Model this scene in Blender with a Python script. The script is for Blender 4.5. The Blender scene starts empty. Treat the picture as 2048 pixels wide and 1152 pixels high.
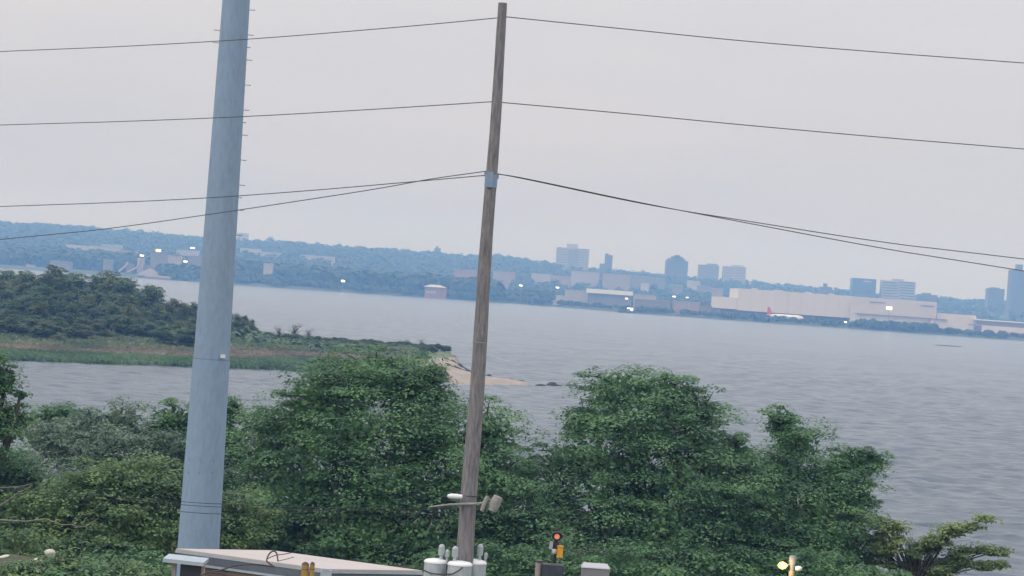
import bpy, math, random
import numpy as np
from mathutils import Vector, Matrix
R = math.radians
random.seed(7); RNG = np.random.default_rng(11)
scene = bpy.context.scene
C = scene.collection

# ------------------------------------------------------------------ camera
F = 4800.0            # focal length in pixels of the 2048 px wide photograph
CAMZ = 15.0           # camera height above the water
ROLL = R(3.95)
cr, sr = math.cos(ROLL), math.sin(ROLL)
cam = bpy.data.cameras.new('camera'); camo = bpy.data.objects.new('camera', cam); C.objects.link(camo)
cam.sensor_width = 36.0; cam.lens = 36.0 * F / 2048.0
cam.clip_start = 0.5; cam.clip_end = 20000
camo.matrix_world = Matrix(((cr, -sr, 0, 0), (0, 0, -1, 0), (sr, cr, 0, CAMZ), (0, 0, 0, 1)))
scene.camera = camo

# ------------------------------------------------------------------ world, sun, exposure
SUN_EL, SUN_AZ = R(38), R(-60)        # veiled evening sun, high cloud
w = bpy.data.worlds.new('World'); scene.world = w; w.use_nodes = True
nt = w.node_tree; nt.nodes.clear()
def N(tree, t, **kw):
    n = tree.nodes.new(t)
    for k, v in kw.items(): setattr(n, k, v)
    return n
out = N(nt, 'ShaderNodeOutputWorld'); bg = N(nt, 'ShaderNodeBackground'); bg.inputs['Strength'].default_value = 0.1
sky = N(nt, 'ShaderNodeTexSky', sky_type='NISHITA', sun_disc=False, sun_elevation=SUN_EL, sun_rotation=SUN_AZ)
sky.air_density = 1.0; sky.dust_density = 5.0; sky.ozone_density = 1.0
tc = N(nt, 'ShaderNodeTexCoord'); sep = N(nt, 'ShaderNodeSeparateXYZ'); nt.links.new(tc.outputs['Generated'], sep.inputs[0])
# even cloud sheet, brighter overhead as every overcast sky is
mul = N(nt, 'ShaderNodeMath', operation='MULTIPLY_ADD'); mul.use_clamp = False
mx0 = N(nt, 'ShaderNodeMath', operation='MAXIMUM'); mx0.inputs[1].default_value = 0.0
nt.links.new(sep.outputs['Z'], mx0.inputs[0]); nt.links.new(mx0.outputs[0], mul.inputs[0])
mul.inputs[1].default_value = 2.0; mul.inputs[2].default_value = 1.0
mp = N(nt, 'ShaderNodeMapping'); mp.inputs['Scale'].default_value = (1.6, 1.6, 9.0); nt.links.new(tc.outputs['Generated'], mp.inputs[0])
nz = N(nt, 'ShaderNodeTexNoise'); nz.inputs['Scale'].default_value = 2.2; nz.inputs['Detail'].default_value = 3
nt.links.new(mp.outputs[0], nz.inputs['Vector'])
cr1 = N(nt, 'ShaderNodeValToRGB')
cr1.color_ramp.elements[0].position = 0.35; cr1.color_ramp.elements[0].color = (0.566, 0.564, 0.595, 1)
cr1.color_ramp.elements[1].position = 0.68; cr1.color_ramp.elements[1].color = (0.632, 0.606, 0.600, 1)
nt.links.new(nz.outputs['Fac'], cr1.inputs[0])
sc1 = N(nt, 'ShaderNodeVectorMath', operation='SCALE'); nt.links.new(cr1.outputs[0], sc1.inputs[0]); nt.links.new(mul.outputs[0], sc1.inputs['Scale'])
sc2 = N(nt, 'ShaderNodeVectorMath', operation='SCALE'); nt.links.new(sc1.outputs[0], sc2.inputs[0]); sc2.inputs['Scale'].default_value = 10.0
mixs = N(nt, 'ShaderNodeMix', data_type='RGBA'); mixs.inputs['Factor'].default_value = 0.93
nt.links.new(sky.outputs[0], mixs.inputs['A']); nt.links.new(sc2.outputs[0], mixs.inputs['B'])
nt.links.new(mixs.outputs['Result'], bg.inputs['Color']); nt.links.new(bg.outputs[0], out.inputs['Surface'])

sl = bpy.data.lights.new('sun', 'SUN'); sl.energy = 0.6; sl.angle = R(25); sl.color = (1.0, 0.96, 0.92)
so = bpy.data.objects.new('sun', sl); C.objects.link(so)
sd = Vector((math.sin(SUN_AZ) * math.cos(SUN_EL), -abs(math.cos(SUN_AZ)) * math.cos(SUN_EL), math.sin(SUN_EL)))
so.rotation_euler = sd.to_track_quat('Z', 'Y').to_euler(); so.location = (0, 0, 60)
sky.sun_rotation = math.atan2(sd.x, sd.y)

scene.view_settings.view_transform = 'Standard'; scene.view_settings.look = 'None'
scene.view_settings.exposure = 0.0; scene.view_settings.gamma = 1.0
scene.render.engine = 'CYCLES'
scene.cycles.volume_bounces = 2
scene.cycles.max_bounces = 8; scene.cycles.diffuse_bounces = 4; scene.cycles.transparent_max_bounces = 8

# ------------------------------------------------------------------ helpers
def pt(px, py, d):
    u = (px - 1024) / F; v = (576 - py) / F
    return Vector((d * (u * cr - v * sr), d, CAMZ + d * (u * sr + v * cr)))
def onz(px, py, z):
    u = (px - 1024) / F; v = (576 - py) / F
    s = (u * sr + v * cr)
    return pt(px, py, (z - CAMZ) / s)
def hor(px): return 576 + (px - 1024) * math.tan(ROLL)
def px_of(X, d, z=CAMZ):
    return 1024 + F * (X / d * cr + (z - CAMZ) / d * sr)

class MB:
    def __init__(s): s.v = []; s.f = []; s.sm = []
    def add(s, vs, fs, smooth=False):
        o = len(s.v); s.v += [tuple(p) for p in vs]; s.f += [tuple(i + o for i in f) for f in fs]; s.sm += [smooth] * len(fs)
    def box(s, c, size, rz=0.0, taper=1.0, rx=0.0, ry=0.0):
        hx, hy, hz = size[0] / 2, size[1] / 2, size[2] / 2
        M = Matrix.Rotation(rz, 3, 'Z') @ Matrix.Rotation(ry, 3, 'Y') @ Matrix.Rotation(rx, 3, 'X')
        vs = []
        for k, (sx, sy, sz) in enumerate([(-1,-1,-1),(1,-1,-1),(1,1,-1),(-1,1,-1),(-1,-1,1),(1,-1,1),(1,1,1),(-1,1,1)]):
            t = taper if sz > 0 else 1.0
            vs.append(Vector(c) + M @ Vector((sx * hx * t, sy * hy * t, sz * hz)))
        s.add(vs, [(0,3,2,1),(4,5,6,7),(0,1,5,4),(1,2,6,5),(2,3,7,6),(3,0,4,7)])
    def tube(s, pts, rad, n=8, cap=True, smooth=True):
        pts = [Vector(p) for p in pts]
        if not hasattr(rad, '__len__'): rad = [rad] * len(pts)
        vs = []; prev = None
        for i, p in enumerate(pts):
            a = pts[max(i - 1, 0)]; b = pts[min(i + 1, len(pts) - 1)]
            t = (b - a).normalized()
            ref = Vector((0, 0, 1)) if abs(t.z) < 0.9 else Vector((1, 0, 0))
            if prev is not None: ref = prev
            x = (ref - t * ref.dot(t)).normalized(); y = t.cross(x); prev = x
            for k in range(n):
                an = 2 * math.pi * k / n
                vs.append(p + (x * math.cos(an) + y * math.sin(an)) * rad[i])
        fs = []
        for i in range(len(pts) - 1):
            for k in range(n):
                fs.append((i*n+k, i*n+(k+1) % n, (i+1)*n+(k+1) % n, (i+1)*n+k))
        s.add(vs, fs, smooth)
        if cap:
            s.add(vs[:n], [tuple(reversed(range(n)))]); s.add(vs[-n:], [tuple(range(n))])
    def lathe(s, c, prof, n=16, axis='Z', smooth=True):
        c = Vector(c)
        if axis == 'Z': pts = [c + Vector((0, 0, z)) for r, z in prof]
        elif axis == 'X': pts = [c + Vector((z, 0, 0)) for r, z in prof]
        else: pts = [c + Vector((0, z, 0)) for r, z in prof]
        vs = []
        for (r, z), p in zip(prof, pts):
            for k in range(n):
                a = 2 * math.pi * k / n; q = Vector((math.cos(a) * r, math.sin(a) * r, 0))
                if axis == 'X': q = Vector((0, q.x, q.y))
                if axis == 'Y': q = Vector((q.y, 0, q.x))
                vs.append(p + q)
        fs = []
        for i in range(len(prof) - 1):
            for k in range(n): fs.append((i*n+k, i*n+(k+1) % n, (i+1)*n+(k+1) % n, (i+1)*n+k))
        s.add(vs, fs, smooth); s.add(vs[:n], [tuple(reversed(range(n)))]); s.add(vs[-n:], [tuple(range(n))])
    def prism(s, poly, z0, z1):
        n = len(poly)
        vs = [(p[0], p[1], z0) for p in poly] + [(p[0], p[1], z1) for p in poly]
        fs = [tuple(reversed(range(n))), tuple(range(n, 2*n))] + [(i, (i+1) % n, n+(i+1) % n, n+i) for i in range(n)]
        s.add(vs, fs)
    def build(s, name, mat, parent=None, **tags):
        me = bpy.data.meshes.new(name)
        off = Vector((0, 0, 0))
        if parent is not None:
            q = parent
            while q is not None: off += q.location; q = q.parent
        me.from_pydata([(x - off.x, y - off.y, z - off.z) for x, y, z in s.v], [], s.f)
        me.polygons.foreach_set('use_smooth', s.sm)
        me.materials.append(mat); me.update()
        o = bpy.data.objects.new(name, me); C.objects.link(o)
        if parent is not None: o.parent = parent
        tag(o, **tags); return o
def tag(o, label=None, cat=None, group=None, kind=None):
    if label: o['label'] = label
    if cat: o['category'] = cat
    if group: o['group'] = group
    if kind: o['kind'] = kind
    return o
def thing(name, label, cat, loc, group=None):
    o = bpy.data.objects.new(name, None); C.objects.link(o); o.location = loc; o.empty_display_size = 0.3
    return tag(o, label, cat, group)
def copy_tree(o, parent=None):
    c = o.copy(); C.objects.link(c); c.parent = parent
    for ch in o.children: copy_tree(ch, c)
    return c
def npmesh(name, V, Fq, mat, parent=None, **tags):
    """numpy mesh of n-gons of one size (local coordinates)"""
    me = bpy.data.meshes.new(name)
    nv, nf, k = len(V), len(Fq), Fq.shape[1]
    me.vertices.add(nv); me.vertices.foreach_set('co', np.asarray(V, dtype=np.float32).ravel())
    me.loops.add(nf * k); me.loops.foreach_set('vertex_index', np.asarray(Fq, dtype=np.int32).ravel())
    me.polygons.add(nf); me.polygons.foreach_set('loop_start', np.arange(nf, dtype=np.int32) * k)
    me.update(calc_edges=True); me.materials.append(mat)
    o = bpy.data.objects.new(name, me); C.objects.link(o)
    if parent is not None: o.parent = parent
    tag(o, **tags); return o

# ------------------------------------------------------------------ materials
def mat(name, col, rough=0.7, var=0.0, vscale=3.0, metal=0.0, bump=0.0, bscale=20.0, col2=None, stretch=None, spec=0.5, coord='Object'):
    m = bpy.data.materials.new(name); m.use_nodes = True; t = m.node_tree
    b = t.nodes['Principled BSDF']; b.inputs['Roughness'].default_value = rough; b.inputs['Metallic'].default_value = metal
    b.inputs['Specular IOR Level'].default_value = spec
    b.inputs['Base Color'].default_value = (*col, 1)
    if var or col2 or bump:
        tcn = N(t, 'ShaderNodeTexCoord'); mpn = N(t, 'ShaderNodeMapping'); t.links.new(tcn.outputs[coord], mpn.inputs[0])
        if stretch: mpn.inputs['Scale'].default_value = stretch
        if var or col2:
            n = N(t, 'ShaderNodeTexNoise'); n.inputs['Scale'].default_value = vscale; n.inputs['Detail'].default_value = 5; n.inputs['Roughness'].default_value = 0.65
            t.links.new(mpn.outputs[0], n.inputs['Vector'])
            rp = N(t, 'ShaderNodeValToRGB'); rp.color_ramp.elements[0].position = 0.3; rp.color_ramp.elements[1].position = 0.7
            c2 = col2 if col2 else tuple(min(1, c * (1 + var)) for c in col)
            c1 = col if col2 else tuple(c * (1 - var) for c in col)
            rp.color_ramp.elements[0].color = (*c1, 1); rp.color_ramp.elements[1].color = (*c2, 1)
            t.links.new(n.outputs['Fac'], rp.inputs[0]); t.links.new(rp.outputs[0], b.inputs['Base Color'])
        if bump:
            n2 = N(t, 'ShaderNodeTexNoise'); n2.inputs['Scale'].default_value = bscale; n2.inputs['Detail'].default_value = 4
            t.links.new(mpn.outputs[0], n2.inputs['Vector'])
            bp = N(t, 'ShaderNodeBump'); bp.inputs['Strength'].default_value = bump; bp.inputs['Distance'].default_value = 0.05
            t.links.new(n2.outputs['Fac'], bp.inputs['Height']); t.links.new(bp.outputs[0], b.inputs['Normal'])
    return m
def leafmat(name, dark, mid, light, trans=0.3, clump=0.7, rough=0.5):
    m = bpy.data.materials.new(name); m.use_nodes = True; t = m.node_tree
    b = t.nodes['Principled BSDF']; o = t.nodes['Material Output']
    g = N(t, 'ShaderNodeNewGeometry'); tcn = N(t, 'ShaderNodeTexCoord')
    n = N(t, 'ShaderNodeTexNoise'); n.inputs['Scale'].default_value = clump; n.inputs['Detail'].default_value = 2
    t.links.new(tcn.outputs['Object'], n.inputs['Vector'])
    mix = N(t, 'ShaderNodeMath', operation='MULTIPLY_ADD'); mix.inputs[1].default_value = 0.45
    sc = N(t, 'ShaderNodeMath', operation='MULTIPLY_ADD'); sc.inputs[1].default_value = 2.2; sc.inputs[2].default_value = -0.84
    t.links.new(n.outputs['Fac'], sc.inputs[0])
    t.links.new(g.outputs['Random Per Island'], mix.inputs[0]); t.links.new(sc.outputs[0], mix.inputs[2])
    rp = N(t, 'ShaderNodeValToRGB'); e = rp.color_ramp.elements
    e[0].position = 0.05; e[0].color = (*dark, 1); e[1].position = 1.0; e[1].color = (*light, 1)
    k = e.new(0.5); k.color = (*mid, 1)
    t.links.new(mix.outputs[0], rp.inputs[0]); t.links.new(rp.outputs[0], b.inputs['Base Color'])
    b.inputs['Roughness'].default_value = rough; b.inputs['Specular IOR Level'].default_value = 0.35
    tr = N(t, 'ShaderNodeBsdfTranslucent'); t.links.new(rp.outputs[0], tr.inputs['Color'])
    ms = N(t, 'ShaderNodeMixShader'); ms.inputs[0].default_value = trans
    t.links.new(b.outputs[0], ms.inputs[1]); t.links.new(tr.outputs[0], ms.inputs[2]); t.links.new(ms.outputs[0], o.inputs['Surface'])
    return m
def emis(name, col, strength):
    m = bpy.data.materials.new(name); m.use_nodes = True; b = m.node_tree.nodes['Principled BSDF']
    b.inputs['Base Color'].default_value = (*col, 1); b.inputs['Emission Color'].default_value = (*col, 1); b.inputs['Emission Strength'].default_value = strength
    return m

M = {}
M['leaf_a'] = leafmat('foliage_deep_green', (0.068, 0.14, 0.079), (0.117, 0.241, 0.112), (0.203, 0.369, 0.147), trans=0.38)
M['leaf_b'] = leafmat('foliage_green', (0.071, 0.144, 0.085), (0.122, 0.244, 0.122), (0.209, 0.369, 0.16), trans=0.38)
M['leaf_y'] = leafmat('foliage_yellow_green', (0.075, 0.136, 0.071), (0.139, 0.239, 0.098), (0.258, 0.367, 0.138), trans=0.38)
M['leaf_s'] = leafmat('foliage_silver', (0.102, 0.166, 0.129), (0.179, 0.263, 0.195), (0.282, 0.385, 0.278))
M['leaf_o'] = leafmat('foliage_olive', (0.127, 0.2, 0.083), (0.224, 0.309, 0.124), (0.359, 0.455, 0.193))
M['leaf_far'] = leafmat('foliage_far_point', (0.05, 0.101, 0.053), (0.09, 0.161, 0.076), (0.147, 0.231, 0.101), clump=0.25)
M['leaf_far2'] = leafmat('foliage_far_olive', (0.067, 0.105, 0.048), (0.118, 0.165, 0.068), (0.189, 0.236, 0.097), clump=0.25)
M['leaf_tw'] = leafmat('foliage_sparse_grey', (0.040, 0.055, 0.050), (0.060, 0.075, 0.070), (0.09, 0.105, 0.095))
M['leaf_wood'] = leafmat('foliage_far_wood', (0.019, 0.05, 0.022), (0.034, 0.072, 0.034), (0.056, 0.099, 0.045), clump=0.05)
M['leaf_hill'] = leafmat('foliage_hill', (0.028, 0.055, 0.032), (0.040, 0.070, 0.042), (0.060, 0.090, 0.055), clump=0.02)
M['bark'] = mat('bark', (0.07, 0.055, 0.045), 0.9, 0.35, 6)
M['deadbark'] = mat('bare_grey_twig', (0.20, 0.185, 0.17), 0.9, 0.3, 6)
M['vine'] = mat('dark_vine_bark', (0.10, 0.08, 0.07), 0.9, 0.3, 6)
M['marsh'] = leafmat('marsh_grass_green', (0.087, 0.159, 0.081), (0.133, 0.23, 0.111), (0.196, 0.297, 0.143), clump=0.1)
M['reed'] = leafmat('dry_reed', (0.203, 0.176, 0.14), (0.304, 0.25, 0.203), (0.405, 0.331, 0.273), clump=0.1)
M['meadow'] = leafmat('meadow_grass', (0.111, 0.169, 0.098), (0.182, 0.234, 0.13), (0.273, 0.293, 0.169), clump=0.12)
M['soil'] = mat('ground_soil_grass', (0.055, 0.06, 0.035), 0.95, vscale=0.4, col2=(0.085, 0.10, 0.05))
M['spitsoil'] = mat('marsh_soil', (0.10, 0.14, 0.075), 0.95, vscale=0.08, col2=(0.15, 0.16, 0.10))
M['sand'] = mat('beach_sand', (0.24, 0.21, 0.18), 0.9, vscale=0.35, col2=(0.36, 0.31, 0.27), stretch=(1, 0.35, 1))
M['rock'] = mat('dark_rock', (0.05, 0.055, 0.05), 0.9, 0.4, 2)
M['boulder'] = mat('pale_stone', (0.60, 0.56, 0.50), 0.85, 0.15, 3)
M['farland'] = mat('far_land', (0.045, 0.07, 0.04), 0.95, vscale=0.01, col2=(0.075, 0.095, 0.06))
M['hill'] = mat('far_hill', (0.035, 0.06, 0.036), 0.95, vscale=0.01, col2=(0.05, 0.075, 0.045))
M['apron'] = mat('pale_apron_concrete', (0.33, 0.31, 0.30), 0.9, 0.1, 0.02)
M['steel'] = mat('galvanised_steel', (0.245, 0.345, 0.475), 0.62, 0.11, 6.0, metal=0.0, spec=0.35, stretch=(1.6, 1.6, 0.4))
M['boltgrey'] = mat('bolt_grey', (0.17, 0.23, 0.31), 0.6)
M['steeldark'] = mat('dark_steel', (0.10, 0.12, 0.15), 0.6)
M['white_tag'] = mat('white_tag', (0.75, 0.78, 0.80), 0.6)
M['wood'] = mat('weathered_pole_wood', (0.125, 0.122, 0.136), 0.9, vscale=5, col2=(0.31, 0.295, 0.305), stretch=(3.5, 3.5, 0.55), bump=0.6, bscale=14)
M['cable'] = mat('dark_cable', (0.06, 0.06, 0.07), 0.6)
M['lowcable'] = mat('black_cable', (0.015, 0.016, 0.018), 0.7)
M['tank'] = mat('transformer_grey', (0.46, 0.51, 0.55), 0.6, 0.24, 5, stretch=(1, 1, 0.4))
M['porcelain'] = mat('grey_porcelain', (0.42, 0.46, 0.49), 0.3)
M['weathered'] = mat('weathered_grey_arm', (0.30, 0.30, 0.29), 0.85, 0.25, 9)
M['lampwhite'] = mat('white_luminaire', (0.80, 0.82, 0.84), 0.4)
M['roofwhite'] = mat('white_roof_membrane', (0.50, 0.46, 0.45), 0.85, 0.05, 1.5)
M['fascia'] = mat('grey_blue_fascia', (0.12, 0.145, 0.18), 0.5, 0.15, 4)
M['drip'] = mat('pale_blue_edge_trim', (0.42, 0.49, 0.55), 0.45, 0.12, 5)
M['yellow'] = mat('yellow_guard', (0.42, 0.26, 0.05), 0.6, 0.15, 8)
M['amber'] = mat('yellow_signal_housing', (0.72, 0.36, 0.02), 0.5, 0.1, 10)
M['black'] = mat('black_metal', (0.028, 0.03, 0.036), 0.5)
M['darkpanel'] = mat('dark_cabinet_panel', (0.045, 0.052, 0.07), 0.6, 0.3, 6)
M['greycab'] = mat('grey_cabinet', (0.235, 0.235, 0.255), 0.65, 0.1, 4)
M['greycabtop'] = mat('pale_cabinet_lid', (0.42, 0.43, 0.47), 0.6)
M['palepost'] = mat('pale_concrete_post', (0.36, 0.30, 0.28), 0.85, 0.15, 7)
M['cream'] = mat('cream_box', (0.50, 0.49, 0.42), 0.6)
M['tanpost'] = mat('tan_post', (0.38, 0.30, 0.20), 0.7, 0.1, 6)
M['redlamp'] = emis('lit_red_orange_lens', (0.95, 0.30, 0.16), 0.55)
M['warmlamp'] = emis('lit_warm_lamp', (1.0, 0.62, 0.16), 2.2)
M['whitelamp'] = emis('lit_white_lamp', (1.0, 0.93, 0.82), 4.0)
M['amberlamp'] = emis('lit_amber_lamp', (1.0, 0.66, 0.25), 4.0)
M['hangar'] = mat('cream_hangar_cladding', (0.60, 0.56, 0.52), 0.8, 0.05, 0.03)
M['hangar2'] = mat('pinkish_hangar_cladding', (0.54, 0.50, 0.48), 0.8, 0.05, 0.03)
M['hangarroof'] = mat('hangar_roof', (0.48, 0.46, 0.44), 0.8)
M['joint'] = mat('cladding_joint', (0.51, 0.475, 0.445), 0.8)
M['shade'] = mat('shade_tinted_recess_door', (0.24, 0.20, 0.21), 0.7, 0.15, 0.1)  # door colour darkened to carry the shade under the hangar overhang
M['louver'] = mat('dark_louvre', (0.20, 0.20, 0.22), 0.7)
M['planewhite'] = mat('white_aircraft_paint', (0.82, 0.82, 0.82), 0.35)
M['red'] = mat('red_paint', (0.50, 0.035, 0.045), 0.5)
M['concrete'] = mat('pale_concrete', (0.42, 0.37, 0.36), 0.85, 0.12, 0.05)
M['concrete2'] = mat('grey_concrete', (0.22, 0.20, 0.20), 0.85, 0.12, 0.05)
M['tower'] = mat('brown_tower_brick', (0.13, 0.11, 0.115), 0.85, 0.1, 0.05)
M['glassblue'] = mat('blue_glass_wall', (0.06, 0.11, 0.18), 0.35)
M['window'] = mat('dark_window_band', (0.06, 0.07, 0.09), 0.3)
M['windowpale'] = mat('pale_window_band', (0.20, 0.19, 0.20), 0.4)
M['windowsoft'] = mat('dull_window_band', (0.085, 0.085, 0.10), 0.4)
M['farbrick'] = mat('far_red_brick', (0.34, 0.20, 0.16), 0.85, 0.12, 0.1)
M['farroof'] = mat('pale_flat_roof', (0.50, 0.46, 0.43), 0.85)
M['palehouse'] = mat('pale_house_wall', (0.45, 0.41, 0.38), 0.85, 0.1, 0.1)
M['tanhouse'] = mat('tan_house_wall', (0.34, 0.27, 0.23), 0.85, 0.1, 0.1)
M['greenroof'] = mat('pale_green_copper_roof', (0.28, 0.42, 0.36), 0.7)
M['rust'] = mat('rusty_barge', (0.22, 0.14, 0.11), 0.8, 0.2, 0.2)
M['purple'] = mat('blue_grey_bridge_cladding', (0.14, 0.13, 0.19), 0.6)

def brickmat():
    m = bpy.data.materials.new('brown_brick_wall'); m.use_nodes = True; t = m.node_tree; b = t.nodes['Principled BSDF']
    tcn = N(t, 'ShaderNodeTexCoord'); mpn = N(t, 'ShaderNodeMapping'); mpn.inputs['Rotation'].default_value = (R(90), 0, 0)
    t.links.new(tcn.outputs['Object'], mpn.inputs[0])
    br = N(t, 'ShaderNodeTexBrick'); br.inputs['Scale'].default_value = 4.6
    br.inputs['Color1'].default_value = (0.15, 0.105, 0.085, 1); br.inputs['Color2'].default_value = (0.20, 0.145, 0.12, 1)
    br.inputs['Mortar'].default_value = (0.22, 0.20, 0.18, 1); br.inputs['Mortar Size'].default_value = 0.012
    t.links.new(mpn.outputs[0], br.inputs['Vector']); t.links.new(br.outputs['Color'], b.inputs['Base Color'])
    b.inputs['Roughness'].default_value = 0.9; return m
M['brick'] = brickmat()

def watermat():
    m = bpy.data.materials.new('bay_water'); m.use_nodes = True; t = m.node_tree; b = t.nodes['Principled BSDF']
    b.inputs['Base Color'].default_value = (0.07, 0.105, 0.14, 1); b.inputs['Roughness'].default_value = 0.18; b.inputs['IOR'].default_value = 1.333
    g = N(t, 'ShaderNodeTexCoord')
    def wave(scale, sc, detail, rot):
        mp_ = N(t, 'ShaderNodeMapping'); mp_.inputs['Scale'].default_value = sc; mp_.inputs['Rotation'].default_value = (0, 0, rot)
        t.links.new(g.outputs['Object'], mp_.inputs[0])
        n = N(t, 'ShaderNodeTexNoise'); n.inputs['Scale'].default_value = scale; n.inputs['Detail'].default_value = detail; n.inputs['Roughness'].default_value = 0.6
        t.links.new(mp_.outputs[0], n.inputs['Vector']); return n
    n1 = wave(0.8, (0.6, 1.0, 1.0), 6, R(9)); n2 = wave(0.22, (0.45, 1.0, 1.0), 3, R(-6))
    a = N(t, 'ShaderNodeMath', operation='MULTIPLY_ADD'); a.inputs[1].default_value = 2.0
    t.links.new(n2.outputs['Fac'], a.inputs[0]); t.links.new(n1.outputs['Fac'], a.inputs[2])
    bp = N(t, 'ShaderNodeBump'); bp.inputs['Strength'].default_value = 1.0; bp.inputs['Distance'].default_value = 0.42
    t.links.new(a.outputs[0], bp.inputs['Height']); t.links.new(bp.outputs[0], b.inputs['Normal'])
    return m
M['water'] = watermat()

# ------------------------------------------------------------------ setting: water, near ground, point of land, far shore, hills
def grid_sheet(name, xs, ys, hfun, m, **tags):
    X, Y = np.meshgrid(xs, ys); Z = hfun(X, Y)
    V = np.stack([X.ravel(), Y.ravel(), Z.ravel()], 1); nx = len(xs)
    i, j = np.meshgrid(np.arange(nx - 1), np.arange(len(ys) - 1)); a = (j * nx + i).ravel()
    return npmesh(name, V, np.stack([a, a + 1, a + nx + 1, a + nx], 1), m, **tags)
def smooth(t): t = np.clip(t, 0, 1); return t * t * (3 - 2 * t)
def vnoise(X, Y, s, seed=0):
    return (np.sin(X / s * 1.3 + seed) + np.sin(Y / s * 1.7 + seed * 2.1 + 0.6 * np.sin(X / s)) + np.sin((X + Y) / s * 0.7 + seed * 3.3)) / 3

def h_near(X, Y):
    edge = 104 + 2 * vnoise(X, Y * 0, 9.0) + np.clip(-X - 8, 0, 40) * 0.15 - 17 * smooth((X - 6) / 9)
    mound = 0.95 * np.exp(-((X + 14.2) / 2.6) ** 2 - ((Y - 72.5) / 2.4) ** 2)
    return 5.0 - 6.0 * smooth((Y - edge) / 12) + mound + 0.06 * vnoise(X, Y, 1.9, 3)
grid_sheet('ground', np.concatenate([np.arange(-420, -40, 10.0), np.arange(-40, 40, 1.5), np.arange(40, 421, 10.0)]), np.arange(-160, 140, 1.5), h_near, M['soil'], kind='structure')
def make_water():
    ys = [92.0]
    while ys[-1] < 1250: ys.append(ys[-1] + max(0.32, 0.0021 * ys[-1]))
    ys = np.array(ys + list(np.linspace(1275, 3000, 50))); fan = np.linspace(-0.28, 0.28, 460)
    rows = []
    for y in ys:
        xi = fan * (y + 40); e = xi[-1]; o = np.linspace(e, 2800, 8)[1:]
        rows.append(np.concatenate([-o[::-1], xi, o]))
    X = np.array(rows); Y = np.repeat(ys[:, None], X.shape[1], 1); Z = np.zeros_like(X)
    dy = np.gradient(ys)[:, None] * np.ones_like(X); dx = np.gradient(X, axis=1); sp = np.maximum(dy, dx)
    g = np.random.default_rng(3)
    gust = 0.75 + 0.25 * vnoise(X * 0.35, Y, 34.0, 1) + 0.22 * vnoise(X * 0.5, Y, 13.0, 5)
    for lam in np.geomspace(1.6, 8, 24):
        th = g.normal() * 0.85 + 0.12; k = 2 * math.pi / lam; am = 0.054 / k * (1.1 if lam < 5 else 0.5)
        wgt = np.clip((lam / sp - 2.2) / 2.0, 0, 1)
        ph = k * (X * math.sin(th) + Y * math.cos(th)) + g.random() * 6.28 + 1.3 * vnoise(X, Y, lam * 3.1, g.random() * 9)
        Z += am * wgt * np.sin(ph)
    Z *= gust; V = np.stack([X.ravel(), Y.ravel(), Z.ravel()], 1); nx = X.shape[1]
    i, j = np.meshgrid(np.arange(nx - 1), np.arange(len(ys) - 1)); a = (j * nx + i).ravel()
    o = npmesh('water', V, np.stack([a, a + 1, a + nx + 1, a + nx], 1), M['water'], kind='structure')
    o.data.polygons.foreach_set('use_smooth', np.ones(len(o.data.polygons), dtype=bool))
make_water()

GROUND = lambda x, y: float(h_near(np.array([float(x)]), np.array([float(y)]))[0])

# point of land (marsh) in the bay
near_px = [(-900, 660), (-300, 700), (0, 722), (200, 729), (380, 735), (640, 745), (760, 752), (880, 768), (960, 771), (1040, 772), (1095, 771)]
NB = [onz(x, y, 0.0) for x, y in near_px]
nbx = np.array([p.x for p in NB]); nby = np.array([p.y for p in NB])
far_px = [(1095, 765), (1030, 752), (965, 745), (930, 728), (900, 722), (840, 700)]
def spit_near(X): return np.interp(X, nbx, nby) + 1.0 * vnoise(X, X * 0, 3.0)
fbx = np.array([-400, -120, -60, -30, -18, -11.5, -9.5, -7.8, -5, 0, 4, 5.8])
fby = np.array([620, 560, 520, 495, 480, 470, 455, 409, 396, 389, 382, 376.0])
def spit_far(X): return np.interp(X, fbx, fby)
def h_spit(X, Y):
    a = Y - spit_near(X); b = spit_far(X) - Y
    e = np.minimum(a, b)
    inland = smooth((-X - 2) / 12)
    top = 0.42 + 1.9 * inland * smooth(a / 50)
    return -0.5 + (0.5 + top) * smooth((e + 4) / 11) + 0.05 * vnoise(X, Y, 4.0, 1)
sx = np.concatenate([np.arange(-330, -90, 6.0), np.arange(-90, 14, 1.2)])
grid_sheet('marsh_point', sx, np.arange(320, 640, 2.0), h_spit, M['spitsoil'], kind='structure')
def sz(x, y): return float(h_spit(np.array([float(x)]), np.array([float(y)]))[0])
# sand of the tip: a skin 4 cm above the marsh sheet
def h_sand(X, Y):
    a = X - (-13.0 + 1.2 * vnoise(X, Y, 5.0, 2) + 0.10 * np.clip(Y - 400, 0, 60))
    return np.where(a > 0, h_spit(X, Y) + 0.05, h_spit(X, Y) - 0.3)
grid_sheet('sand_beach', np.arange(-18, 10, 0.6), np.arange(344, 480, 1.0), h_sand, M['sand'], kind='structure')

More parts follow.
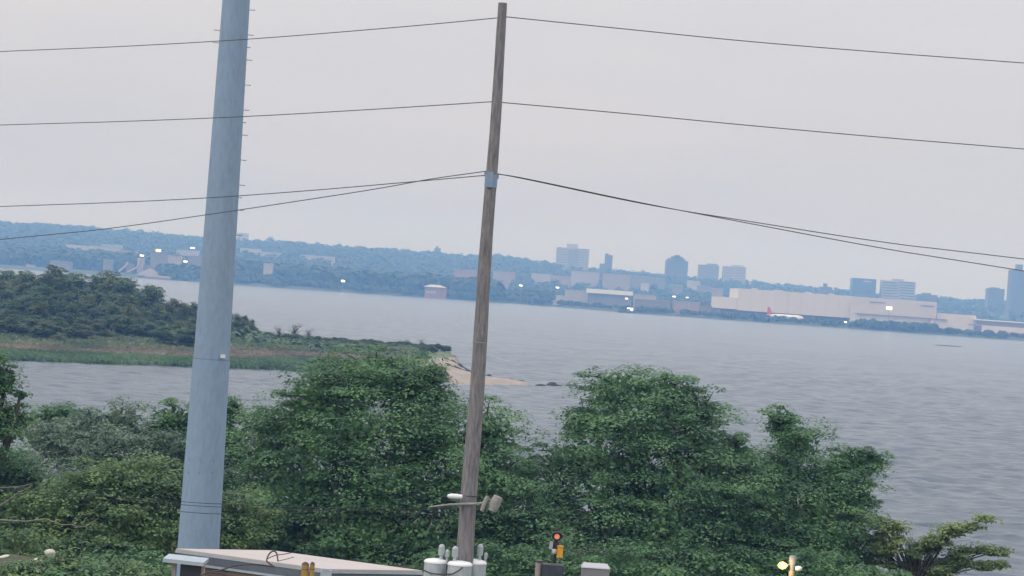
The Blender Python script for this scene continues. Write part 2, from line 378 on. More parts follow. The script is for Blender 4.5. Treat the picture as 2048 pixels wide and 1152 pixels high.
# far shore
shp = [(-900, 2400), (330, 2330), (470, 2260), (800, 2330), (1000, 2350), (1090, 2300), (1180, 2220), (1260, 2130), (1500, 2100), (1740, 2080), (2048, 2040), (2700, 2000)]
shx = np.array([(p - 1024) / F * d for p, d in shp]); shy = np.array([d for p, d in shp], dtype=float)
def shore(X): return np.interp(X, shx, shy)
ridge_px = [(-900, 430), (0, 456), (110, 464), (250, 474), (330, 482), (480, 495), (560, 497), (640, 503), (800, 510), (900, 515), (960, 520), (1000, 523), (1060, 533), (1110, 539), (1200, 549), (1290, 554), (1400, 565), (1480, 569), (1560, 579), (1700, 591), (1760, 598), (1860, 602), (1960, 611), (2048, 614), (2900, 675)]
RD = 4000.0
rx = np.array([(p - 1024) / F * RD for p, y in ridge_px]); rz = np.array([CAMZ - (8.5 if p < 1000 else 3.0) + (hor(p) - y) * RD / F for p, y in ridge_px])
def h_far(X, Y):
    s = shore(X); ang = X * RD / np.maximum(Y, 1)
    ridge = np.interp(ang, rx, rz)
    t = smooth((Y - 2550) / (RD - 2550))
    leftrise = smooth((-X - 60) / 250) * smooth((Y - s - 60) / 500) * 6
    z = -1.5 + 4.0 * smooth((Y - s + 4) / 16) + leftrise
    z = z + (ridge - 2.5) * t ** 1.25 * np.where(Y > 2550, 1, 0)
    back = smooth((Y - RD) / 900)
    return z * (1 - 0.35 * back) + 1.6 * vnoise(X, Y, 60.0, 4) * t + 0.3 * vnoise(X, Y, 31.0, 2) * smooth((Y - s - 10) / 40)
fx = np.linspace(-1500, 1500, 260); fy = np.concatenate([np.arange(1960, 2480, 8.0), np.arange(2480, 5200, 40.0)])
grid_sheet('far_shore', fx, fy, h_far, M['farland'], kind='structure')
def fz(x, y): return float(h_far(np.array([float(x)]), np.array([float(y)]))[0])
# concrete apron in front of the hangars, laid over the far shore
def h_apron(X, Y): return h_far(X, Y) + 0.12
ax0 = pt(1390, 630, 2150).x; ax1 = pt(2140, 660, 2150).x
grid_sheet('apron_pavement', np.linspace(ax0, ax1, 50), np.arange(2125, 2330, 8.0), h_apron, M['apron'], kind='structure')

# ------------------------------------------------------------------ foliage generators
def rand_dirs(n):
    v = RNG.normal(size=(n, 3)); return v / np.linalg.norm(v, axis=1)[:, None]
def leaves(P, Nn, L, W, fold=0.0):
    """diamond leaves at P, facing Nn, length L width W; returns verts, quads"""
    n = len(P)
    t = rand_dirs(n); t[:, 2] *= 0.45
    t = t - Nn * np.sum(t * Nn, 1)[:, None]; t /= np.linalg.norm(t, axis=1)[:, None] + 1e-9
    b = np.cross(Nn, t); L = L[:, None]; W = W[:, None]
    V = np.stack([P - t * L * 0.5, P + b * W * 0.5 - t * L * 0.05, P + t * L * 0.5, P - b * W * 0.5 - t * L * 0.05], 1).reshape(-1, 3)
    Fq = np.arange(n * 4).reshape(n, 4); return V, Fq
def clump_leaves(cent, rad, per, L, flat=0.56, up=0.85):
    """cent (k,3), rad (k,) -> leaf positions and normals in dome-shaped clumps"""
    k = len(cent); idx = np.repeat(np.arange(k), per); n = len(idx)
    d = rand_dirs(n); d[:, 2] = np.where(d[:, 2] < -0.25, -d[:, 2], d[:, 2])
    r = rad[idx] * (0.45 + 0.6 * RNG.random(n) ** 0.6)
    d[:, 2] = np.where(d[:, 2] < 0, d[:, 2] * 0.35, d[:, 2])
    P = cent[idx] + d * r[:, None] * np.array([1.15, 1.15, flat])
    Nn = d * 0.55 + np.array([0, 0, up]) + rand_dirs(n) * 0.5
    Nn /= np.linalg.norm(Nn, axis=1)[:, None]
    Ls = L * (0.65 + 0.7 * RNG.random(n))
    return P, Nn, Ls
def fib(n):
    i = np.arange(n) + 0.5; ph = np.arccos(1 - 2 * i / n); th = math.pi * (1 + 5 ** 0.5) * i
    return np.stack([np.cos(th) * np.sin(ph), np.sin(th) * np.sin(ph), np.cos(ph)], 1)
def crown_mesh(lobes, L=0.2, cr_=0.45, per=58, dens=1.0, wid=0.5, inner=True, gaps=0.12):
    """lobes: list of (centre, rx, ry, rz). Returns V,F and clump centres"""
    PP, NN, LL = [], [], []; cents = []
    cr0, per0, gaps0 = cr_, per, gaps
    for c, a, b, h in lobes:
        cr_ = min(cr0, 0.16 + 0.34 * (a + h) * 0.5); per = max(12, int(per0 * (cr_ / cr0) ** 1.5)); gaps = gaps0 if cr_ > 0.9 * cr0 else gaps0 * 0.4
        area = 4 * math.pi * ((a * b) ** 1.6 / 3 + (a * h) ** 1.6 / 3 + (b * h) ** 1.6 / 3) ** (1 / 1.6)
        n = max(5, int(dens * area / (cr_ ** 2 * 1.9)))
        d = fib(n); d = d + RNG.normal(size=d.shape) * 0.22; d /= np.linalg.norm(d, axis=1)[:, None]
        d = d[(d[:, 2] > -0.75) & (RNG.random(n) > gaps)]
        rr = 0.70 + 0.42 * RNG.random(len(d))
        ce = np.array(c) + d * rr[:, None] * np.array([a, b, h]); cents.append(ce)
        ra = cr_ * (0.5 + 1.1 * RNG.random(len(ce)) ** 1.4)
        p, nn, l = clump_leaves(ce, ra, per, L); PP.append(p); NN.append(nn); LL.append(l)
        if inner:
            m = int(n * per * 0.2)
            d2 = rand_dirs(m) * (0.25 + 0.55 * RNG.random(m))[:, None]
            PP.append(np.array(c) + d2 * np.array([a, b, h])); NN.append(rand_dirs(m)); LL.append(L * 1.7 * (0.8 + 0.4 * RNG.random(m)))
    P = np.concatenate(PP); Nn = np.concatenate(NN); Ls = np.concatenate(LL)
    V, Fq = leaves(P, Nn, Ls, Ls * wid * (0.8 + 0.4 * RNG.random(len(Ls))))
    return V, Fq, cents
def limb(mb, a, b, r0, r1, n=6, bend=0.12, seg=5):
    a = Vector(a); b = Vector(b); L = (b - a).length; side = Vector(rand_dirs(1)[0]) * L * bend
    pts = [a.lerp(b, t) + side * math.sin(math.pi * t) + Vector((0, 0, L * 0.10 * math.sin(math.pi * t))) for t in [i / seg for i in range(seg + 1)]]
    mb.tube(pts, [r0 + (r1 - r0) * i / seg for i in range(seg + 1)], n)
def make_tree(name, label, cat, base, lobes, leaf, group=None, trunk_r=0.22, L=0.14, cr_=0.80, per=235, dens=1.0, wid=0.5, gaps=0.30, bark='bark', twigs=3):
    root = thing(name, label, cat, base, group)
    b = Vector(base)
    V, Fq, cents = crown_mesh([((c[0] - b.x, c[1] - b.y, c[2] - b.z), a, bb, h) for c, a, bb, h in lobes], L, cr_, per, dens, wid, gaps=gaps)
    npmesh('crown', V, Fq, M[leaf], root)
    mb = MB()
    low = min(c[2] for c, a, bb, h in lobes); fork = b + Vector((0, 0, max(0.5, (low - b.z) * 0.55)))
    mb.tube([b - Vector((0, 0, 0.2)), b + (fork - b) * 0.5 + Vector((0.05, 0, 0)), fork], [trunk_r * 1.25, trunk_r, trunk_r * 0.85], 8)
    for (c, a, bb, h), ce in zip(lobes, cents):
        limb(mb, fork, c, trunk_r * 0.6, trunk_r * 0.2)
        for q in ce[RNG.permutation(len(ce))[:twigs * 3]]:
            limb(mb, c, Vector(q) + b, trunk_r * 0.17, 0.012, n=4, seg=3)
    mb.build('trunk', M[bark], root)
    return root
def plobes(lst, d):
    """lobes given as (px, py, rx_px, ry_px, depth offset)"""
    res = []
    for x, y, ax, ay, dd in lst:
        D = d + dd; c = pt(x, y, D); a = ax * D / F; h = ay * D / F
        res.append(((c.x, c.y, c.z), a, max(a, h) * 0.9, h))
    return res
def gbase(px, d):
    X = (px - 1024) / F * d + 0.0; p = pt(px, 1152, d); return Vector((p.x, d, GROUND(p.x, d)))

# ------------------------------------------------------------------ near trees in front of the bay
make_tree('broadleaf_tree', 'large dense green tree behind the wooden utility pole, its top over the marsh edge', 'tree', gbase(720, 90),
  plobes([(740, 765, 105, 62, 0), (855, 775, 50, 45, 0.5), (670, 765, 60, 45, 0.3), (650, 800, 90, 70, -1), (830, 800, 90, 75, 1), (590, 870, 95, 75, 0), (700, 880, 115, 90, -2.5), (850, 880, 105, 90, -1.5),
          (975, 880, 70, 80, 0.5), (540, 940, 80, 70, 0), (620, 980, 110, 85, -3), (760, 990, 120, 90, -3.5), (900, 985, 110, 85, -3), (990, 960, 70, 75, -1),
          (560, 1060, 100, 80, -3.5), (690, 1080, 115, 80, -4.5), (830, 1085, 110, 80, -4.5), (960, 1070, 90, 80, -3)], 90),
  'leaf_a', trunk_r=0.32, group=None)
make_tree('broadleaf_tree', 'tall dense green tree with a broad flat top between the two gaps of water', 'tree', gbase(1270, 92),
  plobes([(1235, 785, 85, 50, 0.5), (1330, 790, 75, 48, 0), (1395, 835, 60, 55, 0), (1180, 850, 70, 50, 0), (1285, 860, 110, 75, -1.5), (1400, 900, 85, 75, -1),
          (1140, 930, 75, 60, -1), (1240, 950, 105, 80, -2.5), (1360, 975, 110, 80, -3), (1110, 1010, 80, 75, -2.5), (1210, 1050, 100, 85, -4),
          (1330, 1070, 110, 85, -4), (1440, 1040, 85, 80, -3), (1465, 915, 45, 50, 0), (1480, 985, 65, 60, -1.5), (1430, 960, 70, 60, -1)], 92),
  'leaf_b', trunk_r=0.30)
make_tree('broadleaf_tree', 'dark green tree with a leaning pointed top beside the open water', 'tree', gbase(1590, 94),
  plobes([(1562, 850, 36, 42, 0.5), (1595, 890, 55, 50, 0), (1700, 935, 58, 45, 0.5), (1745, 925, 32, 26, 0.5), (1560, 950, 85, 60, -1), (1650, 985, 85, 65, -1),
          (1715, 1000, 42, 50, 0.5), (1510, 955, 60, 45, -0.8), (1690, 1060, 60, 50, -1.5), (1530, 1030, 100, 75, -3), (1630, 1070, 95, 70, -3), (1480, 1090, 90, 75, -4), (1575, 1120, 90, 60, -4), (1680, 1120, 70, 60, -2)], 94),
  'leaf_a', trunk_r=0.26)
spray_lobes = []
for ex, ey, lift in [(1962, 1044, 30), (1905, 1060, 20), (2008, 1102, 40), (1995, 1132, 25), (1862, 1080, 15), (1790, 1052, 10), (1745, 1038, 5), (1700, 1036, 0), (1925, 1120, 20), (1690, 1085, 0), (1745, 1085, 0), (1830, 1110, 5), (1900, 1145, 10)]:
    for t in (0.5, 0.64, 0.76, 0.88, 1.0):
        x = 1800 + (ex - 1800) * t; y = 1175 + (ey - 1175) * t - lift * math.sin(math.pi * t) * 0.6
        spray_lobes.append((x + random.uniform(-8, 8), y + random.uniform(-5, 5), random.uniform(16, 27), random.uniform(6, 10), random.uniform(-0.6, 0.6)))
make_tree('small_tree', 'thin olive green small tree with open sprays of leaves by the water', 'tree', gbase(1830, 92),
  plobes(spray_lobes, 92),
  'leaf_o', trunk_r=0.075, L=0.13, cr_=0.25, per=44, dens=0.9, gaps=0.2, twigs=1)
make_tree('broadleaf_tree', 'dark green tree showing only its right side above the silver shrubs', 'tree', gbase(-40, 84),
  plobes([(-40, 800, 65, 70, 0), (10, 760, 26, 34, 0), (20, 850, 45, 50, 0.5), (40, 790, 16, 10, 0), (-60, 900, 90, 80, -1), (-30, 730, 40, 40, 0)], 84),
  'leaf_a', trunk_r=0.2, per=200)
make_tree('silver_leaf_shrub', 'silver grey bushy tree standing left of the steel pole', 'tree', gbase(170, 96),
  plobes([(165, 850, 55, 42, 0), (245, 840, 50, 42, 0.5), (130, 905, 75, 50, -1), (230, 905, 80, 55, -1.2), (310, 890, 55, 45, 0), (90, 880, 45, 45, -0.5), (350, 920, 60, 55, -1), (170, 965, 100, 55, -2)], 96),
  'leaf_s', trunk_r=0.16, L=0.16, cr_=0.42, per=62, wid=0.34)
make_tree('broadleaf_tree', 'dark green tree rising behind the silver shrubs', 'tree', gbase(150, 102),
  plobes([(115, 835, 45, 28, 0), (155, 850, 45, 30, 0.3), (90, 870, 50, 40, 0), (200, 900, 90, 60, -0.5)], 102), 'leaf_a', trunk_r=0.16, per=200)
make_tree('broadleaf_tree', 'mid green tree standing directly behind the steel pole', 'tree', gbase(385, 97),
  plobes([(345, 840, 48, 36, 0), (395, 860, 50, 45, 0), (450, 850, 32, 50, 0.3), (465, 820, 16, 30, 0.3), (315, 880, 45, 45, 0), (380, 930, 90, 60, -1), (470, 900, 42, 55, 0), (525, 850, 28, 40, 0.5), (440, 980, 90, 65, -1.5)], 97),
  'leaf_b', trunk_r=0.18, per=200)
make_tree('broadleaf_tree', 'yellowish green spreading tree in front of the silver shrubs, left of the steel pole', 'tree', gbase(240, 82),
  plobes([(190, 985, 85, 55, 0), (280, 970, 85, 55, 0), (350, 1010, 60, 60, 0), (120, 1040, 90, 60, -0.5), (220, 1050, 100, 60, -1), (310, 1075, 80, 60, -1), (30, 1060, 80, 65, -1), (200, 1110, 110, 55, -1.5), (480, 1050, 70, 60, 0), (420, 1060, 70, 70, 0)], 82),
  'leaf_y', trunk_r=0.2)
make_tree('broadleaf_tree', 'shadowy green tree at the left below the silver shrubs', 'tree', gbase(20, 86),
  plobes([(20, 955, 80, 60, 0), (60, 1000, 80, 60, 0), (-30, 1020, 80, 80, 0)], 86), 'leaf_b', trunk_r=0.18)
# understorey that fills the belt between the trunks
shr = [(15, 1150, 60, 22, 70.3, 'leaf_y'), (75, 1152, 55, 24, 70.6, 'leaf_b'), (120, 1135, 50, 22, 71.2, 'leaf_y'), (175, 1150, 50, 18, 70.8, 'leaf_b'), (240, 1150, 50, 24, 71.5, 'leaf_y'), (40, 1120, 90, 60, 77.5, 'leaf_y'), (130, 1150, 90, 45, 76.5, 'leaf_y'), (260, 1145, 90, 50, 77, 'leaf_b'), (1040, 960, 55, 60, 95, 'leaf_a'), (1055, 1050, 80, 80, 87, 'leaf_b'),
       (1110, 1135, 90, 50, 83, 'leaf_a'), (1250, 1145, 100, 45, 83, 'leaf_a'), (1370, 1135, 100, 55, 87, 'leaf_b'), (1490, 1140, 90, 45, 88, 'leaf_a'), (1620, 1150, 90, 45, 88, 'leaf_a'), (1750, 1165, 80, 30, 88, 'leaf_a'),
       (1010, 1135, 80, 50, 83.5, 'leaf_a'), (900, 1150, 80, 50, 83, 'leaf_a'), (560, 1150, 120, 50, 87, 'leaf_a'), (720, 1160, 120, 50, 87, 'leaf_a')]
slabel = ['yellow green leaves in front of the biggest pale stones', 'green leaves around the foot of the dark leaning stem', 'yellow green leaves just right of the dark leaning stem', 'green leaves around the two smallest pale stones', 'yellow green low shrub left of the brick hut canopy', 'low yellow green shrub among the pale stones', 'yellow green shrub under the dead grey branches', 'green shrub filling the gap beside the brick hut canopy', 'dark shrub seen in the gap of water right of the wooden pole', 'green shrub between the two tallest trees',
          'green shrub directly behind the signal post', 'dark shrub behind the grey cabinet', 'green shrub right of the grey cabinet', 'green shrub left of the lit lamp post', 'dark shrub right of the lit lamp post', 'dark shrub under the thin olive tree',
          'dark shrub right of the transformers', 'dark shrub behind the transformers', 'dark shrub behind the white roof', 'dark shrub behind the right end of the white roof']
for (x, y, a, h, d, lf), lb in zip(shr, slabel):
    make_tree('shrub', lb, 'shrub', gbase(x, d), plobes([(x, y, a, h, 0), (x - a * 0.6, y + h * 0.5, a * 0.7, h * 0.7, 0.4), (x + a * 0.6, y + h * 0.5, a * 0.7, h * 0.7, -0.3)], d), lf, group='shrubs under the near trees', trunk_r=0.07, per=190)

# dead grey branches reaching in at the left
dt = thing('dead_tree', 'bare grey dead branches reaching over the yellow green shrubs', 'dead tree', gbase(-90, 75))
mb = MB(); b0 = dt.location
mb.tube([b0, pt(-90, 1100, 75), pt(-70, 1040, 75)], [0.12, 0.10, 0.08], 7)
for path, r in [([(-70, 1045), (0, 1040), (50, 1043), (92, 1038)], 0.035), ([(-70, 1045), (-10, 1018), (15, 1002), (38, 985), (60, 975)], 0.035), ([(-60, 1000), (0, 976), (40, 973), (65, 968)], 0.022),
                ([(92, 1038), (125, 1050), (142, 1049), (165, 1030), (190, 1025)], 0.02), ([(150, 1056), (175, 1052), (197, 1036)], 0.02), ([(142, 1049), (156, 1054)], 0.02), ([(-70, 1045), (-60, 1000)], 0.03)]:
    mb.tube([pt(x, y, 75 - 0.15 * i) for i, (x, y) in enumerate(path)], [r * (1 - 0.6 * i / len(path)) for i in range(len(path))], 6)
mb.build('branches', M['deadbark'], dt)
ds = thing('dead_tree', 'dark bare leaning stem in front of the pale stones', 'dead tree', gbase(85, 73.5))
mb = MB(); mb.tube([ds.location, pt(76, 1150, 73.6), pt(50, 1122, 73.8), (pt(32, 1108, 73.9))], [0.07, 0.06, 0.045, 0.03], 6)
mb.tube([pt(32, 1108, 73.9), pt(28, 1085, 73.9)], [0.025, 0.01], 5); mb.tube([pt(32, 1108, 73.9), pt(45, 1090, 74), pt(66, 1073, 74)], [0.028, 0.02, 0.008], 5)
mb.build('stem', M['vine'], ds)
def boulder(label, px, py, d, w_, h_, group):
    p = pt(px, py, d); mb = MB()
    n = 10; V = []; prof = [(0.55, -1), (0.95, -0.5), (1.0, 0.1), (0.75, 0.7), (0.3, 1.0)]
    for r, z in prof:
        for k in range(n):
            a = 2 * math.pi * k / n; q = r * (1 + 0.16 * math.sin(3 * a + px) + random.uniform(-0.08, 0.08))
            V.append((p.x + math.cos(a) * q * w_ / 2, p.y + math.sin(a) * q * w_ / 2, p.z + z * h_ / 2))
    g = GROUND(p.x, p.y)
    Fa = [(i*n+k, i*n+(k+1) % n, (i+1)*n+(k+1) % n, (i+1)*n+k) for i in range(len(prof)-1) for k in range(n)] + [tuple((len(prof)-1)*n+k for k in range(n))]
    V = [(x, y, z if i >= n else min(z, g - 0.05)) for i, (x, y, z) in enumerate(V)]
    mb.add(V, Fa, True); return mb.build('boulder', M['boulder'], None, label=label, cat='stone', group=group)
for px, py, w_, h_ in [(15, 1117, 0.55, 0.22), (33, 1118, 0.5, 0.2), (38, 1130, 0.55, 0.18), (72, 1121, 0.35, 0.14), (100, 1105, 0.32, 0.2), (197, 1140, 0.22, 0.16), (212, 1146, 0.3, 0.14), (155, 1139, 0.32, 0.12)]:
    boulder('pale cream stone showing between the leaves of the lower left shrubs', px, py, 72.2 + 0.4 * math.sin(px), w_, h_, 'pale stones among the shrubs')

# ------------------------------------------------------------------ steel monopole
SD = 68.0
def polex(py, a, b): return a[0] + (b[0] - a[0]) * (py - a[1]) / (b[1] - a[1])
root = thing('steel_pole', 'tall tapered blue grey steel transmission pole with step bolts behind the white roof', 'pole', (pt(397, 1092, SD).x, SD, GROUND(pt(397, 1092, SD).x, SD)))
xb = root.location.x
def prad(z): return (0.60 - (z - 5) * 0.0118)
def zat(py, px, d): return pt(px, py, d).z
mb = MB(); zj = zat(718, 425, SD)
mb.tube([(xb, SD, 4.8), (xb, SD, zj)], [prad(4.8) + 0.02, prad(zj) + 0.012], 24); mb.build('shaft', M['steel'], root)
mb = MB(); mb.tube([(xb, SD, zj - 0.5), (xb, SD, 39.0)], [prad(zj - 0.5) - 0.004, prad(39)], 24); mb.lathe((xb, SD, 39.0), [(prad(39) + 0.02, 0), (prad(39) + 0.02, 0.04), (0.1, 0.1)], 14)
mb.build('upper_shaft', M['steel'], root)
mb = MB(); mb.tube([(xb, SD, zj - 0.012), (xb, SD, zj + 0.012)], [prad(zj) + 0.016] * 2, 24); mb.build('joint_ring', M['boltgrey'], root)
def bolt(py, side, ln):
    cx = 474 - 77 * py / 1092; z = zat(py, cx, SD); mb = MB(); r = prad(z)
    mb.tube([(xb + side * (r - 0.05), SD, z), (xb + side * (r + ln), SD, z)], 0.0095, 6)
    mb.tube([(xb + side * (r + ln), SD, z), (xb + side * (r + ln + 0.015), SD, z)], 0.016, 6); mb.build('step_bolt', M['fascia'], root)
for py in range(18, 480, 50): bolt(py, 1, 0.14)
for py in (93, 243, 393): bolt(py, 1, 0.07)
for py in (63, 88): bolt(py, -1, 0.15)
mb = MB(); q = pt(447, 713, SD - prad(zj) - 0.02); mb.box((q.x - 0.03, SD - prad(zj) * 0.86, q.z), (0.13, 0.06, 0.10), rz=R(25)); mb.build('marker_tag', M['white_tag'], root)
for py in (918, 943):
    for px in (383, 405, 430):
        q = pt(px - (py - 918) * 0.07, py, SD); dx = q.x - xb; rr = prad(q.z); mb = MB()
        yy = SD - math.sqrt(max(0.01, rr * rr - dx * dx)); mb.tube([(q.x, yy + 0.05, q.z), (q.x, yy - 0.02, q.z)], 0.024, 6); mb.build('bolt_head', M['boltgrey'], root)

# ------------------------------------------------------------------ wooden utility pole
WD = 53.0
pbx = pt(931, 1100, WD).x
wr = thing('utility_pole', 'tall weathered wooden utility pole with bare top carrying the wires', 'pole', (pbx, WD, GROUND(pbx, WD)))
def wrad(z):
    zt = zat(6, 1005, WD); zb = zat(1090, 932, WD); return 0.098 + (0.19 - 0.098) * (zt - z) / (zt - zb)
zt = zat(6, 1005, WD)
mb = MB(); zs = np.linspace(4.7, zt, 24)
mb.tube([(pbx + 0.012 * math.sin(z * 1.1), WD, z) for z in zs], [wrad(z) * (1 + 0.02 * math.sin(z * 5)) for z in zs], 16); mb.build('shaft', M['wood'], wr)
zc = zat(360, 980, WD); mb = MB()
mb.tube([(pbx, WD, zc - 0.17), (pbx, WD, zc + 0.12)], wrad(zc) + 0.012, 14); mb.box((pbx - 0.02, WD - wrad(zc) - 0.03, zc), (0.13, 0.05, 0.34)); mb.box((pbx + 0.13, WD, zc + 0.10), (0.07, 0.08, 0.12)); mb.box((pbx - 0.13, WD, zc + 0.12), (0.06, 0.07, 0.10))
mb.build('clamp', M['steel'], wr)
for py in (684, 992):
    z = zat(py, 950, WD); mb = MB(); mb.tube([(pbx, WD, z - 0.012), (pbx, WD, z + 0.012)], wrad(z) + 0.008, 14); mb.build('strap', M['cable'] if py > 900 else M['weathered'], wr)
# bracket arm with weathered ends, luminaire and cut-outs
zA = zat(1012, 940, WD); mb = MB()
mb.tube([pt(858, 1014, WD - 0.5), pt(900, 1009, WD - 0.3), pt(935, 1008, WD - 0.19), pt(960, 1008, WD - 0.3)], [0.014, 0.024, 0.032, 0.032], 8); mb.build('bracket_arm', M['weathered'], wr)
for x0, wd_ in ((969, 0.10), (990, 0.22)):
    p = pt(x0, 1007, WD - 0.35); mb = MB()
    mb.tube([p + Vector((-0.05, 0, -0.17)), p + Vector((0.0, 0, 0.0)), p + Vector((0.06, 0, 0.16))], [wd_ * 0.42, wd_ * 0.55, wd_ * 0.45], 10); mb.tube([p + Vector((0.0, 0, 0.02)), pt(945, 1008, WD - 0.25)], 0.02, 6)
    mb.tube([p + Vector((0.05, 0, 0.10)), p + Vector((0.17, 0, 0.08))], [0.03, 0.015], 6)
    mb.build('fuse_cutout', M['weathered'], wr)
p = pt(910, 993, WD - 0.25); mb = MB()
mb.lathe(p + Vector((-0.17, 0, 0)), [(0.015, 0), (0.04, 0.02), (0.058, 0.08), (0.062, 0.2), (0.05, 0.33)], 12, 'X'); lum = mb.build('luminaire', M['lampwhite'], wr)
mb = MB(); mb.box(p + Vector((-0.02, 0, -0.075)), (0.16, 0.07, 0.035)); mb.tube([p + Vector((0.0, 0, -0.05)), p + Vector((0.02, 0.02, -0.17)), Vector((pbx, WD, p.z - 0.18))], 0.022, 6); mb.build('luminaire_bracket', M['steeldark'], lum)
# three transformers hung round the pole
def transformer(label, px, py, d, r, hgt, bush):
    p = pt(px, py, d); t = thing('transformer', label, 'transformer', (p.x, p.y, p.z - hgt), 'transformers hung on the wooden pole')
    mb = MB(); mb.lathe((p.x, p.y, p.z - hgt), [(r * 0.93, 0), (r, 0.04), (r, hgt - 0.02)], 22); mb.build('tank', M['tank'], t)
    mb = MB(); mb.lathe((p.x, p.y, p.z - 0.025), [(r * 1.045, 0), (r * 1.05, 0.03), (r * 0.9, 0.065), (r * 0.4, 0.09), (0.02, 0.095)], 22); mb.build('lid', M['lampwhite'], t)
    for bx, btop, thick in bush:
        q = pt(bx, btop, d); h = q.z - p.z; mb = MB()
        mb.lathe((q.x, d, p.z + 0.02), [(thick * 0.62, 0), (thick * 0.6, h * 0.33), (thick * 1.05, h * 0.36), (thick * 1.1, h * 0.5), (thick * 1.1, h * 0.85), (thick * 0.7, h * 0.97), (0.01, h)], 14, smooth=False); mb.build('bushing', M['porcelain'], t)
    mb = MB(); mb.box(((p.x + pbx) / 2, (p.y + WD) / 2, p.z - 0.25), (abs(pbx - p.x) + 0.02, abs(WD - p.y) + 0.06, 0.06)); mb.build('mount', M['steeldark'], t); mb = MB(); mb.box(((p.x + pbx) / 2, (p.y + WD) / 2, p.z - hgt + 0.2), (abs(pbx - p.x) + 0.02, abs(WD - p.y) + 0.06, 0.06)); mb.build('mount', M['steeldark'], t)
    return t, p
transformer('grey transformer tank nearest the white roof, left of the pole', 871, 1123, 52.85, 0.245, 0.95, [(884, 1090, 0.062), (895, 1101, 0.045)])
tm, pm = transformer('grey transformer tank mounted in front of the wooden pole', 920, 1128, 52.5, 0.265, 0.95, [(911, 1094, 0.062)])
transformer('grey transformer tank on the right side of the wooden pole', 953, 1125, 53.15, 0.22, 0.95, [(961, 1090, 0.062), (972, 1107, 0.035)])
mb = MB(); mb.tube([pt(846, 1140, 52.55), pt(862, 1147, 52.5), pt(885, 1149, 52.5), pt(905, 1148, 52.15), pt(918, 1141, 52.15), pt(925, 1135, 52.2)], 0.016, 6)
mb.build('drop_cable', M['cable'], None, label='thin black cable looping across the front of the transformer tanks', cat='cable')

# ------------------------------------------------------------------ wires
def spline(pts, n=10):
    P = [Vector(p) for p in pts]; P = [P[0] * 2 - P[1]] + P + [P[-1] * 2 - P[-2]]; o = []
    for i in range(1, len(P) - 2):
        for k in range(n):
            t = k / n; a, b, c, d = P[i-1], P[i], P[i+1], P[i+2]
            o.append(0.5 * ((2*b) + (-a + c) * t + (2*a - 5*b + 4*c - d) * t*t + (-a + 3*b - 3*c + d) * t**3))
    o.append(P[-2]); return o
def wire(label, pxs, dend, r=0.0105, name='overhead_wire', group=None, dstart=WD, m='cable'):
    """pxs ordered from the wooden pole outwards"""
    x0 = pxs[0][0]; xe = pxs[-1][0]
    pts = [pt(x, y, dstart + (dend - dstart) * (x - x0) / (xe - x0)) for x, y in pxs]
    e = pts[-1] + (pts[-1] - pts[-2]).normalized() * 22; pts.append(e)
    mb = MB(); mb.tube(spline(pts), r, 6); return mb.build(name, M[m], None, label=label, cat='wire', group=group)
wire('topmost wire left of the wooden pole, near its bare tip', [(1003, 35), (800, 54), (500, 78), (240, 93), (0, 103)], 66)
wire('topmost wire right of the wooden pole, near its bare tip', [(1006, 33), (1250, 58), (1500, 83), (1780, 106), (2048, 126)], 56)
wire('second wire from the top, left of the wooden pole', [(990, 203), (740, 219), (490, 233), (240, 243), (0, 250)], 66)
wire('second wire from the top, right of the wooden pole', [(994, 204), (1250, 227), (1500, 251), (1780, 276), (2048, 298)], 56)
wire('left wire from the pole clamp that stays nearly level', [(978, 350), (830, 363), (620, 381), (410, 396), (200, 406), (0, 413)], 66)
wire('left wire from the pole clamp that sags lowest', [(976, 342), (910, 351), (850, 360), (720, 383), (410, 430), (200, 459), (0, 479)], 64)
wire('right wire from the pole clamp that sags lowest', [(984, 347), (1050, 357), (1280, 405), (1500, 447), (1780, 499), (2048, 542)], 56)
wire('right wire from the pole clamp that ends higher', [(986, 346), (1050, 358), (1290, 408), (1500, 443), (1780, 486), (2048, 518)], 58)
for i, (dy, lb) in enumerate([(0, 'upper thin dark cable crossing the foot of the steel pole'), (6, 'middle thin dark cable crossing the foot of the steel pole'), (20, 'lowest thin dark cable crossing the foot of the steel pole')]):
    wire(lb, [(930, 1016 + dy * 0.4), (700, 1017 + dy * 0.8), (443, 1008 + dy), (358, 1003 + dy), (150, 988 + dy), (0, 976 + dy)], 64, r=0.0075, m='lowcable')

# ------------------------------------------------------------------ brick hut with white flat roof
ZR = 8.0
Lc, Nc, Rc = onz(352, 1097, ZR), onz(650, 1138, ZR), onz(845, 1141, ZR)
Bc = Lc + Rc - Nc
hut = thing('brick_hut', 'low brown brick hut with white flat roof below the steel pole', 'building', (Nc.x, Nc.y, 5.0))
cen = (Lc + Rc) / 2
def inset(k): return [(cen.x + (p.x - cen.x) * k, cen.y + (p.y - cen.y) * k) for p in (Lc, Nc, Rc, Bc)]
mb = MB(); mb.prism(inset(1.0), ZR - 0.05, ZR); mb.build('roof', M['roofwhite'], hut)
mb = MB(); mb.prism(inset(1.006), ZR - 0.10, ZR - 0.054); rt = mb.build('roof_edge_trim', M['drip'], hut)
mb = MB(); mb.prism(inset(0.99), ZR - 0.30, ZR - 0.104); mb.build('fascia', M['fascia'], hut)
mb = MB(); mb.prism(inset(1.0), ZR - 0.36, ZR - 0.304); mb.build('gutter', M['drip'], hut)
mb = MB(); mb.prism(inset(0.95), 4.8, ZR - 0.364); mb.build('wall', M['brick'], hut)
